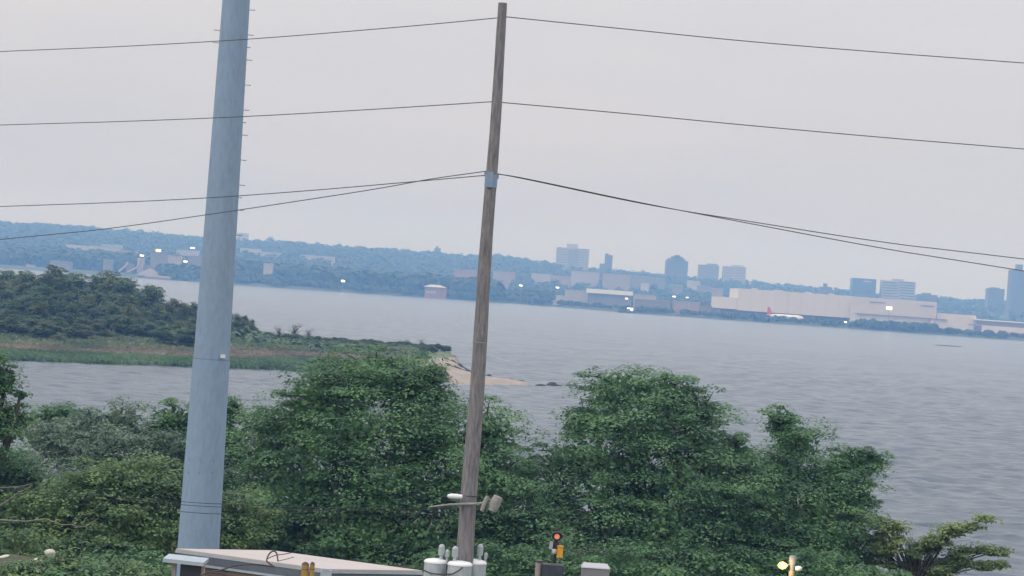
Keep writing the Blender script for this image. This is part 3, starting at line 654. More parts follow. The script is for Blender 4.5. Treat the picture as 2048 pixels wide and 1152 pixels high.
mb = MB(); p = pt(652, 1150, 57.0); mb.box(p, (0.26, 0.16, 0.22)); mb.box(p + Vector((0, -0.02, 0.13)), (0.2, 0.12, 0.05)); mb.box(p + Vector((0, 0.25, 0.02)), (0.06, 0.5, 0.06)); mb.build('wall_lamp', M['drip'], hut)
cn = thing('entrance_canopy', 'pale blue flat canopy over a dark opening at the left end of the brick hut', 'canopy', (pt(375, 1150, 58.0).x, 58.0, 5.0))
mb = MB(); p = pt(372, 1120, 58.0); mb.box(p, (0.98, 1.0, 0.09), ry=R(2.2)); mb.build('slab', M['drip'], cn)
mb = MB(); mb.box((pt(383, 1150, 57.9).x, 57.95, (p.z - 0.07 + 5) / 2), (0.5, 0.6, p.z - 0.05 - 5)); mb.build('opening', M['black'], cn)  # solid block, its black colour stands for the unlit inside of the opening
for px in (347, 404):
    mb = MB(); q = pt(px, 1150, 57.7); mb.box((q.x, 57.75, (p.z - 0.05 + 4.9) / 2), (0.10, 0.12, p.z - 0.05 - 4.9)); mb.build('post', M['palepost'], cn)
# yellow guards
yg = thing('yellow_guard', 'pair of yellow guard pipes strapped together in front of the brick hut', 'post', (pt(614, 1152, 55.5).x, 55.5, 5.0))
for i, (px, wd_) in enumerate([(611, 0.085), (625, 0.055)]):
    q = pt(px, 1128, 55.5); mb = MB(); mb.tube([(q.x, 55.5, 4.9), (q.x, 55.5, q.z)], wd_, 10); mb.build('pipe', M['yellow'], yg)
    mb = MB(); mb.tube([(q.x, 55.5, q.z - 0.13), (q.x, 55.5, q.z - 0.11)], wd_ + 0.008, 10); mb.build('strap', M['steeldark'], yg)
    mb = MB(); mb.lathe((q.x, 55.5, q.z), [(wd_ * 1.05, -0.02), (wd_ * 0.9, 0.02), (0.02, 0.05)], 10); mb.build('cap', M['vine'], yg)
# bare vine over the hut
vn = thing('bare_vine', 'bare brown vine stems looping over the fascia of the brick hut', 'vine', (pt(420, 1152, 56.6).x, 56.3, 5.0))
mb = MB()
mb.tube(spline([vn.location, pt(395, 1190, 56.3), pt(403, 1151, 56.3), pt(443, 1140, 56.3), pt(466, 1132, 56.3), pt(491, 1129, 56.3), pt(515, 1129, 56.4), pt(548, 1133, 56.4)], 5), 0.02, 5)
mb.tube(spline([pt(395, 1190, 56.3), pt(420, 1150, 56.4), pt(438, 1147, 56.4), pt(455, 1152, 56.4)], 5), 0.016, 5)
mb.tube(spline([pt(548, 1133, 56.4), pt(535, 1124, 56.5), pt(534, 1117, 56.6), pt(540, 1106, 56.7), pt(548, 1102, 56.7), pt(554, 1108, 56.7), pt(556, 1122, 56.5)], 5), 0.02, 5)
mb.tube(spline([pt(534, 1118, 56.6), pt(550, 1111, 56.7), pt(570, 1108, 56.8), pt(586, 1105, 56.9)], 4), 0.011, 5)
mb.tube(spline([pt(556, 1122, 56.5), pt(570, 1119, 56.6), pt(588, 1114, 56.7)], 4), 0.009, 5)
mb.build('stem', M['vine'], vn)

# ------------------------------------------------------------------ signal post, cabinets, lamp post
CD = 70.0
cb = thing('utility_cabinet', 'dark flat cabinet panel fixed to a pale post below the signal', 'cabinet', (pt(1105, 1150, CD).x, CD, GROUND(0, CD)))
q0, q1 = pt(1085, 1127, CD), pt(1128, 1129, CD)
mb = MB(); zt_ = q0.z; mb.box(((q0.x + q1.x) / 2, CD, (zt_ + 4.9) / 2), (q1.x - q0.x, 0.5, zt_ - 4.9)); mb.build('panel', M['darkpanel'], cb)
mb = MB(); q = pt(1078, 1124, CD - 0.1); mb.tube([(q.x, CD - 0.05, 4.9), (q.x, CD - 0.05, q.z)], 0.095, 12); mb.build('post', M['palepost'], cb)
mb = MB(); mb.tube([(q.x + 0.02, CD - 0.05, q.z), (q.x + 0.02, CD - 0.05, q.z + 0.035)], 0.13, 12); mb.build('cap', M['black'], cb)
gc = thing('utility_cabinet', 'plain grey metal cabinet with pale sloping lid among the shrubs', 'cabinet', (pt(1190, 1150, CD).x, CD, GROUND(3, CD)))
q0, q1 = pt(1163, 1133, CD), pt(1219, 1134, CD); cx = (q0.x + q1.x) / 2; wd_ = q1.x - q0.x
mb = MB(); mb.box((cx, CD, (q0.z + 4.9) / 2), (wd_, 0.55, q0.z - 4.9)); mb.build('body', M['greycab'], gc)
mb = MB(); zt_ = q0.z
mb.add([(cx - wd_*0.52, CD - 0.3, zt_ + 0.002), (cx + wd_*0.52, CD - 0.3, zt_ + 0.002), (cx + wd_*0.52, CD + 0.3, zt_ + 0.002), (cx - wd_*0.52, CD + 0.3, zt_ + 0.002),
        (cx - wd_*0.5, CD - 0.28, zt_ + 0.03), (cx + wd_*0.5, CD - 0.28, zt_ + 0.03), (cx + wd_*0.42, CD + 0.28, zt_ + 0.10), (cx - wd_*0.42, CD + 0.28, zt_ + 0.10)],
       [(0,3,2,1),(4,5,6,7),(0,1,5,4),(1,2,6,5),(2,3,7,6),(3,0,4,7)]); mb.build('lid', M['greycabtop'], gc)
sp = thing('signal_post', 'dark signal post with glowing red lens and yellow housing above the dark cabinet', 'signal', (pt(1112, 1120, CD + 0.6).x, CD + 0.6, GROUND(1, CD)))
SDp = CD + 0.6; xx = pt(1111, 1100, SDp).x
mb = MB(); mb.tube([(xx, SDp, 4.9), (xx, SDp, pt(1112, 1058, SDp).z)], 0.045, 8); mb.build('post', M['black'], sp)
q = pt(1114, 1072, SDp - 0.1); mb = MB(); mb.lathe((q.x, SDp - 0.10, q.z), [(0.15, -0.05), (0.15, 0.1), (0.10, 0.14)], 14, 'Y'); hd = mb.build('lens_housing', M['black'], sp)
mb = MB(); mb.lathe((q.x, SDp - 0.18, q.z - 0.01), [(0.02, -0.02), (0.055, -0.012), (0.08, 0.03)], 14, 'Y'); mb.build('lens', M['redlamp'], hd)
mb = MB(); vs = []
for k in range(9):
    a = math.pi * (0.02 + 0.96 * k / 8); vs += [(q.x + math.cos(a) * 0.155, SDp - 0.12, q.z + math.sin(a) * 0.13), (q.x + math.cos(a) * 0.165, SDp - 0.34, q.z + math.sin(a) * 0.135)]
mb.add(vs, [(2*k, 2*k+1, 2*k+3, 2*k+2) for k in range(8)]); mb.build('visor', M['black'], hd)
mb = MB(); mb.box(pt(1112, 1091, SDp - 0.05), (0.17, 0.2, 0.24)); mb.build('junction_box', M['black'], sp)
mb = MB(); mb.box(pt(1102, 1091, SDp - 0.16), (0.10, 0.12, 0.21), ry=R(6)); mb.build('grey_box', M['greycabtop'], sp)
mb = MB(); mb.lathe(pt(1109, 1103, SDp - 0.22), [(0.07, -0.06), (0.08, -0.04), (0.08, 0.05), (0.06, 0.07)], 12); mb.build('cream_box', M['cream'], sp)
mb = MB(); p = pt(1120, 1103, SDp - 0.22); mb.box(p, (0.165, 0.2, 0.30)); mb.box(p + Vector((0, 0, 0.155)), (0.185, 0.22, 0.025)); mb.box(p + Vector((0, 0, -0.155)), (0.185, 0.22, 0.025)); mb.build('yellow_housing', M['amber'], sp)
mb = MB(); mb.tube([(xx, SDp, p.z), p], 0.03, 6); mb.build('bracket', M['black'], sp); mb = MB(); mb.tube([(xx, SDp, q.z), (q.x, SDp - 0.05, q.z)], 0.04, 6); mb.build('bracket', M['black'], sp)

lp = thing('lamp_post', 'short tan post with a glowing warm lamp among the dark shrubs', 'lamp', (pt(1585, 1150, CD).x, CD, GROUND(8, CD)))
xx = pt(1584, 1140, CD).x
mb = MB(); mb.tube([(xx, CD, 4.9), (xx, CD, pt(1584, 1142, CD).z)], 0.09, 12); mb.build('post', M['tanpost'], lp)
mb = MB(); z0 = pt(1584, 1142, CD).z; z1 = pt(1587, 1111, CD).z
mb.lathe((xx, CD, z0), [(0.06, 0), (0.07, 0.15), (0.095, 0.2), (0.11, 0.3), (0.11, z1 - z0 - 0.02), (0.07, z1 - z0)], 12); mb.build('post_head', M['greycab'], lp)
mb = MB(); p = pt(1596, 1137, CD - 0.1); mb.lathe(p + Vector((-0.08, 0, 0)), [(0.05, 0), (0.075, 0.05), (0.08, 0.14), (0.04, 0.19)], 12, 'X'); mb.build('camera_dome', M['lampwhite'], lp)
mb = MB(); p = pt(1565, 1131, CD - 0.1); mb.lathe(p, [(0.02, -0.11), (0.10, -0.07), (0.15, 0), (0.10, 0.07), (0.02, 0.11)], 14); gl = mb.build('globe', M['warmlamp'], lp)
mb = MB(); mb.tube([p, (xx, CD, p.z + 0.05)], 0.025, 6); mb.build('arm', M['greycab'], lp)
ll = bpy.data.lights.new('lamp_glow', 'POINT'); ll.energy = 28; ll.color = (1.0, 0.78, 0.40); ll.shadow_soft_size = 0.18
lo = bpy.data.objects.new('lamp_glow', ll); C.objects.link(lo); lo.location = Vector((0, -0.25, 0)) + p - lp.location; lo.parent = lp

# ------------------------------------------------------------------ the marsh point: grass, trees, shrubs, rocks
def bw(X): return np.interp(X, [-80, -45, -28], [0.62, 0.8, 1.0])
def tufts(name, n, xr, yfun, hgt, wdt, m, zf, **tags):
    X = RNG.uniform(xr[0], xr[1], n); Y0, Y1 = yfun(X); Y = Y0 + (Y1 - Y0) * RNG.random(n)
    Z = zf(X, Y); k = Z > 0.02; X, Y, Z = X[k], Y[k], Z[k]; n = len(X)
    a = RNG.uniform(0, math.pi, n); h = hgt * (0.5 + RNG.random(n)); wv = wdt * (0.6 + 0.8 * RNG.random(n))
    dx, dy = np.cos(a) * wv, np.sin(a) * wv; lx, ly = RNG.normal(size=n) * h * 0.3, RNG.normal(size=n) * h * 0.3
    V = np.stack([np.stack([X - dx, Y - dy, Z - 0.1], 1), np.stack([X + dx, Y + dy, Z - 0.1], 1), np.stack([X + dx * 0.5 + lx, Y + dy * 0.5 + ly, Z + h], 1), np.stack([X - dx * 0.5 + lx, Y - dy * 0.5 + ly, Z + h], 1)], 1).reshape(-1, 3)
    return npmesh(name, V, np.arange(n * 4).reshape(n, 4), m, **tags)
tufts('marsh_grass', 36000, (-125, -13), lambda X: (spit_near(X) + 0.3, spit_near(X) + bw(X) * (21 + 4 * vnoise(X, X, 9))), 0.45, 0.35, M['marsh'], h_spit, label='green marsh grass along the water edge of the point', cat='grass', kind='stuff')
tufts('dry_reeds', 32000, (-125, -20), lambda X: (spit_near(X) + bw(X) * (18 + 4 * vnoise(X, X, 7)), spit_near(X) + bw(X) * (36 + 5 * vnoise(X, X, 11, 2))), 0.4, 0.35, M['reed'], h_spit, label='brownish dry reed belt behind the marsh grass', cat='reeds', kind='stuff')
tufts('meadow_grass', 32000, (-125, -16), lambda X: (spit_near(X) + bw(X) * (31 + 5 * vnoise(X, X, 8, 1)), spit_near(X) + 75), 0.6, 0.45, M['meadow'], h_spit, label='yellow green meadow grass in front of the point trees', cat='grass', kind='stuff')

def proto_tree(seed, leaf, h=10.0, wd_=4.8, L=0.42, per=46, sparse=False, low=False):
    """tree about h tall at the origin, with crown down to the ground when low"""
    global RNG; RNG = np.random.default_rng(seed)
    root = thing('tree', '', '', (0, 0, 0)); root['seed'] = seed; lob = []
    k = 7 if not sparse else 5
    for i in range(k):
        a = 2 * math.pi * i / k + RNG.random(); zz = h * ((0.30 if low else 0.38) + 0.40 * RNG.random()); rr = wd_ * (0.35 + 0.35 * RNG.random())
        s = wd_ * (0.36 + 0.2 * RNG.random()); lob.append(((math.cos(a) * rr, math.sin(a) * rr, zz), s, s, s * 0.75))
    lob.append(((0, 0, h * 0.82), wd_ * 0.42, wd_ * 0.42, h * 0.18)); lob.append(((0, 0, h * 0.45), wd_ * 0.6, wd_ * 0.6, h * 0.3))
    V, Fq, cents = crown_mesh(lob, L, wd_ * 0.19, per, 1.0 if not sparse else 0.35, 0.6, inner=not sparse, gaps=0.1 if not sparse else 0.5)
    npmesh('crown', V, Fq, M[leaf], root)
    mb = MB(); mb.tube([(0, 0, -0.5), (0.1, 0, h * 0.25), (0, 0, h * 0.5)], [0.25, 0.2, 0.12], 6)
    for c, a, b_, hh in lob: limb(mb, (0, 0, h * 0.3), c, 0.1, 0.03, n=4, seg=3)
    if sparse:
        for ce in cents:
            for qq in ce[:8]: limb(mb, (0, 0, h * 0.35), qq, 0.05, 0.015, n=4, seg=3)
    mb.build('trunk', M['bark'], root); return root
protos = [proto_tree(100 + i, 'leaf_far' if i % 3 else 'leaf_far2', low=True) for i in range(5)]
psh = [proto_tree(200 + i, 'leaf_far' if i != 1 else 'leaf_far2', h=3.5, wd_=2.6, L=0.4, per=26, low=True) for i in range(3)]
psp = proto_tree(300, 'leaf_tw', h=5.0, wd_=2.8, L=0.3, per=14, sparse=True)
RNG = np.random.default_rng(5)
used = set()
def place(proto, loc, s, sz_, name, label, cat, group):
    if proto['seed'] in used: o = copy_tree(proto)
    else: o = proto; used.add(proto['seed'])
    o.name = name
    o.location = loc; o.scale = (s, s, sz_); o.rotation_euler = (0, 0, random.uniform(0, 6.28)); tag(o, label, cat, group)
    return o
tops = [(-200, 548), (-60, 548), (0, 545), (60, 540), (100, 534), (150, 547), (200, 548), (250, 549), (290, 560), (330, 588), (380, 600), (410, 612)]
glab = ['tall back tree forming the skyline of the marsh point grove', 'tree just below the skyline of the marsh point grove', 'tree in the middle of the marsh point grove', 'lower tree towards the front of the marsh point grove', 'low front tree of the marsh point grove at the meadow edge', 'shrubby tree at the reed edge of the marsh point']
tpx = [a for a, b in tops]; tpy = [b for a, b in tops]
for row, (d, off, stp) in enumerate([(470, 0, 40), (445, 12, 40), (422, 36, 42), (402, 64, 42), (386, 90, 42), (370, 112, 40)]):
    x = -215 + row * 11
    while x < (410, 410, 405, 400, 395, 150)[row]:
        ty = float(np.interp(x, tpx, tpy)) + off + random.uniform(-5, 9)
        p = pt(x, ty, d); gz = sz(p.x, p.y); h = max(3.0, p.z - gz)
        o = place(random.choice(protos), (p.x, d + random.uniform(-6, 6), gz), max(0.5, h / 10 * random.uniform(0.9, 1.2)), h / 10 / 0.98, 'tree', glab[row], 'tree', 'trees of the grove on the marsh point')
        x += stp * random.uniform(0.8, 1.2)
low = [(410, 625), (470, 628), (500, 632), (520, 660), (570, 672), (640, 680), (700, 686), (740, 690), (765, 704), (800, 697), (840, 695), (880, 712), (900, 724)]
lpx = [a for a, b in low]; lpy = [b for a, b in low]
for row, (d, off, stp) in enumerate([(452, 0, 15), (432, 9, 17), (412, 20, 20)]):
    x = 400 + row * 7
    while x < (895, 880, 850)[row]:
        ty = float(np.interp(x, lpx, lpy)) + off + random.uniform(-1, 5)
        p = pt(x, ty, d); gz = sz(p.x, p.y); h = max(1.0, p.z - gz)
        if x < 520: o = place(random.choice(protos), (p.x, d, gz), h / 10 * 0.8, h / 10, 'tree', 'low rounded tree on the marsh point just right of the steel pole', 'tree', 'low trees on the marsh point')
        else: o = place(random.choice(psh), (p.x, d, gz), h / 3.5 * random.uniform(1.2, 1.9), h / 3.5 * random.uniform(0.8, 1.35), 'shrub', 'low green shrub in the belt tapering to the sandy tip', 'shrub', 'shrubs along the marsh point')
        x += stp * random.uniform(0.8, 1.2)
for i, (x, y, d) in enumerate([(590, 643, 455), (560, 650, 452), (618, 655, 455), (815, 676, 456), (842, 676, 458)]):
    p = pt(x, y, d); gz = sz(p.x, p.y); h = p.z - gz
    place(psp, (p.x, d, gz), h / 5 * 0.8, h / 5, 'shrub', 'sparse dark half bare bush standing above the low shrubs', 'bush', 'half bare bushes on the marsh point')
def rock(px, py, w_, h_, label, grp):
    p = onz(px, py, 0.1); mb = MB(); n = 9; prof = [(1.0, -0.4), (0.95, 0.2), (0.6, 0.75), (0.2, 1.0)]; V = []
    for r, z in prof:
        for k in range(n):
            a = 2 * math.pi * k / n; q = r * (1 + 0.2 * math.sin(2 * a + px) + random.uniform(-0.1, 0.1)); V.append((p.x + math.cos(a) * q * w_ / 2, p.y + math.sin(a) * q * w_ * 0.35, z * h_))
    mb.add(V, [(i*n+k, i*n+(k+1) % n, (i+1)*n+(k+1) % n, (i+1)*n+k) for i in range(3) for k in range(n)] + [tuple(3*n+k for k in range(n))], True)
    mb.build('rock', M['rock'], None, label=label, cat='rock', group=grp)
for a in [(1082, 770, 1.6, 0.25), (1105, 770, 2.2, 0.6), (1118, 772, 1.6, 0.3), (1145, 771, 2.4, 0.3), (1152, 748, 1.8, 0.25)]: rock(*a, 'dark low rock in the water off the sandy tip', 'rocks off the sandy tip')
rock(978, 751, 1.2, 0.35, 'dark rock lying on the sand strip right of the wooden pole', None)
for pth, lb in [([(888, 735), (915, 739), (945, 742)], 'upper dark wrack line on the sandy tip'), ([(890, 743), (925, 747), (958, 749)], 'lower dark wrack line on the sandy tip'), ([(985, 753), (1015, 757), (1050, 763)], 'thin dark wrack line along the sand strip right of the wooden pole')]:
    mb = MB(); P = [onz(x, y, 0.45) for x, y in pth]; P = spline([(p.x, p.y, max(0.05, float(h_sand(np.array([p.x]), np.array([p.y]))[0]))) for p in P], 5)
    mb.tube(P, [0.16 + 0.1 * math.sin(k * 2.3) for k in range(len(P))], 6); mb.build('wrack_line', M['rock'], None, label=lb, cat='seaweed')
# driftwood and pale sand line at the left of the point
mb = MB(); mb.tube([pt(62, 691, 386), pt(80, 694, 385.5), pt(98, 697, 385)], [0.22, 0.28, 0.18], 8); a = mb.build('driftwood_log', M['boulder'], None, label='bleached pale log lying at the edge of the grove', cat='log')

# ------------------------------------------------------------------ far shore: woods
def blob_forest(name, pts, sizes, per, m, **tags):
    P = np.array(pts); S = np.array(sizes); k = len(P); idx = np.repeat(np.arange(k), per); n = len(idx)
    d = rand_dirs(n); d[:, 2] = np.where(d[:, 2] < -0.5, -d[:, 2], d[:, 2])
    r = (0.6 + 0.5 * RNG.random(n))[:, None]
    Q = P[idx] + d * r * np.stack([S[idx, 0], S[idx, 0], S[idx, 1]], 1) * 0.5 + np.stack([0 * S[idx, 1], 0 * S[idx, 1], S[idx, 1] * 0.5], 1)
    Nn = d + np.array([0, 0, 0.4]) + rand_dirs(n) * 0.4; Nn /= np.linalg.norm(Nn, axis=1)[:, None]
    L = S[idx, 0] * 0.42 * (0.7 + 0.6 * RNG.random(n)); V, Fq = leaves(Q, Nn, L, L * 0.8); return npmesh(name, V, Fq, m, **tags)
def wood(name, label, pxr, dr, hr, n, per, m, dens=None, wratio=0.9):
    pts, sz_ = [], []
    for _ in range(n):
        px = random.uniform(*pxr); d = random.uniform(*dr); X = (px - 1024) / F * d
        if d < shore(X) + 6: d = float(shore(X)) + 6 + random.uniform(0, 25); X = (px - 1024) / F * d
        g = fz(X, d)
        if dens and not dens(px, d): continue
        h = random.uniform(*hr); pts.append((X, d, g - 0.5)); sz_.append((h * wratio * random.uniform(0.8, 1.3), h))
    return blob_forest(name, pts, sz_, per, m, label=label, cat='wood', kind='stuff')
wood('far_wood', 'blue green wood along the far shore between the two poles', (430, 990), (2360, 2560), (13, 21), 900, 55, M['leaf_wood'])
wood('far_wood', 'blue green wood on the far shore above the industrial yard', (-450, 470), (2480, 2760), (12, 20), 1050, 50, M['leaf_wood'])
wood('far_wood', 'trees standing in front of the pale sheds left of the steel pole', (318, 480), (2345, 2420), (8, 14), 150, 50, M['leaf_wood'])
wood('far_wood', 'low trees at the water right of the steel pole', (470, 620), (2300, 2345), (6, 11), 110, 50, M['leaf_wood'])
wood('far_wood', 'tree belt behind the long white terminal roof', (960, 1500), (2330, 2600), (6, 13), 520, 45, M['leaf_wood'], dens=lambda p, d: not (1100 < p < 1330 and d < 2470))
wood('shore_scrub', 'strip of scrub along the far water edge', (1130, 2200), (2050, 2106), (2.0, 5.0), 420, 40, M['leaf_wood'], wratio=1.4)
wood('shore_scrub', 'taller scrub clumps below the right end of the hangar', (1720, 1880), (2075, 2098), (5, 8), 60, 50, M['leaf_wood'], wratio=1.1)
wood('shore_scrub', 'low scrub at the foot of the far wood', (300, 1130), (2270, 2380), (3, 7), 420, 36, M['leaf_wood'], wratio=1.3)
wood('far_wood', 'mass of trees below the distant towers', (1020, 2150), (2650, 3300), (8, 14), 900, 30, M['leaf_wood'])
wood('hill_wood', 'hazy blue wooded hill along the skyline', (-450, 1120), (3000, 4150), (10, 17), 3800, 26, M['leaf_hill'])
wood('hill_wood', 'hazy low tree line behind the hangars', (1080, 2200), (3400, 4150), (8, 14), 1300, 26, M['leaf_hill'])

# ------------------------------------------------------------------ far buildings
def pxbox(mb, x0, x1, yt, yb, d, depth, pad=0.0):
    xc = (x0 + x1) / 2; a = pt(x0, hor(x0), d).x; b = pt(x1, hor(x1), d).x
    zt_ = pt(xc, yt, d).z; zb = pt(xc, yb, d).z
    sh = (hor(xc) - (yt + yb) / 2) / F * d * math.sin(ROLL) * -1.0
    mb.box(((a + b) / 2 + sh, d + depth / 2 - pad, (zt_ + zb) / 2), (b - a, depth, zt_ - zb)); return zt_, zb
def tower(label, x0, x1, yt, d, m, depth=22, group='distant towers on the skyline', tops=(), stripes=(), bands=0, cat='building', name='tower_block'):
    if d < 3900: d = d * 1.2
    xc = (x0 + x1) / 2; X = pt(xc, yt, d).x; g = fz(X, d + depth / 2); yb = hor(xc) + (CAMZ - (g - 4)) * F / d
    t = thing(name, label, cat, (X, d, g), group)
    mb = MB(); pxbox(mb, x0, x1, yt, yb, d, depth); mb.build('wall', m, t)
    for (a, b, y) in tops: mb = MB(); pxbox(mb, a, b, y, yt, d + 3, depth - 6); mb.build('roof_housing', m, t)
    for (a, b, y0, y1, mm) in stripes: mb = MB(); pxbox(mb, a, b, y0, y1, d - 0.4, 0.8); mb.build('facade_bay', M[mm], t)
    yv = min(yb, hor(xc) - 4); nb = max(2, int((yv - yt) / 5.0)); st = (yv - yt) / nb; cols = [(x0 + 1.5, xc - 1.2), (xc + 1.2, x1 - 1.5)] if x1 - x0 > 24 else [(x0 + 1.5, x1 - 1.5)]
    if name == 'tower_block' and d < 3900:
        for k in range(nb):
            for a, b in cols: mb = MB(); pxbox(mb, a, b, yt + st * (k + 0.42), yt + st * (k + 0.80), d - (0.5 if bands != 9 else 0.9), 1.2 if bands != 9 else 2.0); mb.build('window_band', M['window'] if bands else (M['windowpale'] if m is M['concrete'] or m is M['concrete2'] else M['windowsoft']), t)
    return t
tower('wide pale apartment slab with grey centre bay and roof housing', 1112, 1177, 496, 3200, M['concrete'], 26, tops=[(1134, 1156, 488)], stripes=[(1136, 1157, 500, 536, 'concrete2')], bands=0)
tower('slim brownish tower with a lower wing on its left', 1209, 1224, 510, 3200, M['tower'], 16, tops=[(1211, 1218, 507)], stripes=[])
tower('lower wing beside the slim brownish tower', 1199, 1208.5, 527, 3190, M['tower'], 16, tops=[])
tower('dark tower block with stepped peaked roof', 1331, 1375, 521, 3100, M['tower'], 24, tops=[(1336, 1371, 517), (1343, 1366, 513), (1350, 1360, 510)])
tower('square grey pale block left of its lighter twin', 1397, 1437, 530, 3200, M['concrete2'], 24, tops=[(1414, 1436, 527.5)])
tower('square pale block right of its greyer twin', 1446, 1491, 533, 3200, M['concrete'], 24, tops=[(1464, 1488, 530.5)])
tower('blue glass block behind the cream hangar', 1704, 1751, 557, 2900, M['glassblue'], 26, stripes=[(1727, 1742, 561.5, 564.5, 'palehouse')])
tower('wide office block with many horizontal window bands', 1764, 1830, 562, 2900, M['concrete'], 26, tops=[(1788, 1808, 558)], bands=7)
tower('small dark blue block left of the tallest tower', 1976, 2008, 577, 3000, M['tower'], 24, tops=[(1984, 1999, 575)])
tower('tallest dark tower with a chimney like roof housing', 2021, 2075, 541, 2900, M['tower'], 26, tops=[(2036, 2046, 529)])
tower('pale hilltop tower half hidden by the steel pole', 474, 494, 466, 4050, M['concrete'], 20)
tower('pale hilltop block with a stepped roof right of the steel pole', 526, 553, 481, 4050, M['concrete'], 20, tops=[(531, 549, 477), (536, 545, 473)])
tower('dark low building on the crest of the far left hill', 100, 124, 454, 4000, M['tower'], 20)
tower('small mast topped structure on the wooded ridge', 868, 880, 496, 4000, M['tower'], 14, tops=[(872, 876, 492)])
tower('small brown house on the skyline left of the glass block', 1640, 1664, 574, 3000, M['tower'], 18, tops=[(1648, 1655, 567)])
tower('low brown gabled building right of the banded office block', 1836, 1874, 589, 2920, M['tower'], 18, tops=[(1846, 1862, 586)])

# low pale houses, halls and plant scattered over the far shore
smallb = [(1142, 1198, 543, 560, 2900, 'concrete'), (1062, 1100, 548, 560, 2850, 'palehouse'), (1100, 1140, 551, 562, 2840, 'tanhouse'), (1205, 1260, 548, 565, 2820, 'tanhouse'), (1262, 1300, 553, 566, 2830, 'concrete2'), (1282, 1297, 566, 571, 2700, 'farroof'),
          (1300, 1330, 557, 566, 2850, 'concrete2'), (985, 1030, 543, 556, 2800, 'tanhouse'), (906, 952, 541, 560, 2560, 'farbrick'), (1216, 1232, 555, 562, 2750, 'palehouse'), (1375, 1400, 562, 568, 2800, 'palehouse'), (1395, 1425, 572, 578, 2700, 'concrete2'), (1340, 1365, 570, 575, 2690, 'concrete2'), (1425, 1445, 578, 584, 2650, 'tanhouse'),
          (131, 178, 490, 498, 2900, 'farroof'), (180, 210, 492, 500, 2860, 'palehouse'), (240, 272, 500, 508, 2800, 'tanhouse'), (300, 345, 508, 522, 2480, 'concrete2'), (335, 360, 512, 528, 2470, 'concrete'), (352, 395, 500, 512, 2520, 'concrete'), (375, 402, 512, 540, 2440, 'concrete2'),
          (52, 66, 530, 541, 2500, 'farroof'), (480, 520, 498, 503, 3300, 'farroof'), (520, 560, 505, 509, 3000, 'palehouse'), (600, 668, 512, 516, 2950, 'palehouse'), (526, 543, 527, 539, 2345, 'palehouse'), (100, 140, 522, 530, 2700, 'concrete2'), (206, 222, 520, 527, 2700, 'concrete2'),
          (1130, 1176, 581, 587, 2420, 'palehouse'), (1268, 1312, 590, 598, 2420, 'palehouse'), (1112, 1148, 592, 604, 2300, 'concrete'), (1106, 1128, 602, 609, 2290, 'palehouse'), (1270, 1340, 600, 614, 2260, 'concrete2'), (1345, 1400, 604, 616, 2260, 'tanhouse'), (1400, 1440, 612, 624, 2250, 'concrete2')]
slabs = ['grey slab of flats below the wide pale apartment tower', 'pale cream row of houses left of the wide apartment tower', 'tan row of houses directly left of the wide apartment tower', 'tan low block under the slim brownish tower', 'grey low block left of the dark peaked tower', 'white roofed shed among trees below the slim tower', 'grey low block touching the dark peaked tower', 'tan building just right of the wooden pole on the hillside', 'reddish brick building just left of the wooden pole', 'pale cream house below the slim brownish tower', 'pale cream house below the two square twin blocks', 'grey shed below the left square twin block', 'grey shed below the dark peaked tower', 'tan shed behind the left corner of the hangar', 'white roofed hall on the hillside left of the pale green roof', 'pale cream hall touching the pale green roofed hall', 'tan hall right of the pale green roofed hall', 'pale cream shed under the large amber floodlight', 'pale grey shed right of the amber floodlight', 'pale grey hall under the highest lamp left of the steel pole', 'grey tall shed half hidden by the steel pole', 'white roofed hut peeping over the marsh point grove', 'white roofed long hall on the hill right of the steel pole', 'pale cream long hall on the hill below the stepped pale block', 'pale cream long low hall on the wooded ridge', 'pale cream hut inside the far wood right of the steel pole', 'grey hall in the trees above the marsh point grove', 'pale cream house in the trees above the marsh point grove', 'pale cream wing on the left of the long terminal roof', 'pale cream wing on the right of the long terminal roof', 'pale grey dock building at the water left of the terminal', 'pale cream hut at the water edge left of the terminal', 'grey shed behind the row of red and white trucks', 'tan shed right of the row of trucks', 'grey shed touching the left wing of the hangar']
desc = {'concrete': 'pale grey', 'palehouse': 'pale cream', 'tanhouse': 'tan', 'concrete2': 'grey', 'farroof': 'white roofed', 'farbrick': 'reddish brick'}
for (x0, x1, yt, yb, d, mm), slab in zip(smallb, slabs):
    xc = (x0 + x1) / 2
    if d > 2450:
        for dd in np.arange(2450, 3950, 25.0):
            q = pt(xc, yb, dd)
            if fz(q.x, dd) + 15 >= q.z: break
        d = float(dd)
    X = pt(xc, yt, d).x; g = fz(X, d + 6); yb2 = max(yb, hor(xc) + (CAMZ - g + 1) * F / d)
    where = 'on the far left shore' if x0 < 420 else ('beside the far wood' if x0 < 960 else 'below the distant towers')
    t = thing('low_building', slab, 'building', (X, d, g), 'low buildings ' + where)
    mb = MB(); z1, z0 = pxbox(mb, x0, x1, yt, yb2, d, 14); mb.build('wall', M[mm], t)
    mb = MB(); pxbox(mb, x0 - 0.6, x1 + 0.6, yt - 0.8, yt - 0.01, d - 0.5, 15); mb.build('roof', M['farroof'] if random.random() < 0.6 else M['concrete2'], t)
gr_ = thing('low_building', 'long hall with pale green roof on the far left shore', 'building', (pt(220, 495, 2900).x, 2900, fz(pt(220, 495, 2900).x, 2900)))
mb = MB(); pxbox(mb, 203, 240, 494, 520, 2900, 16); mb.build('wall', M['palehouse'], gr_); mb = MB(); pxbox(mb, 202, 241, 489, 493.9, 2899, 18); mb.build('roof', M['greenroof'], gr_)

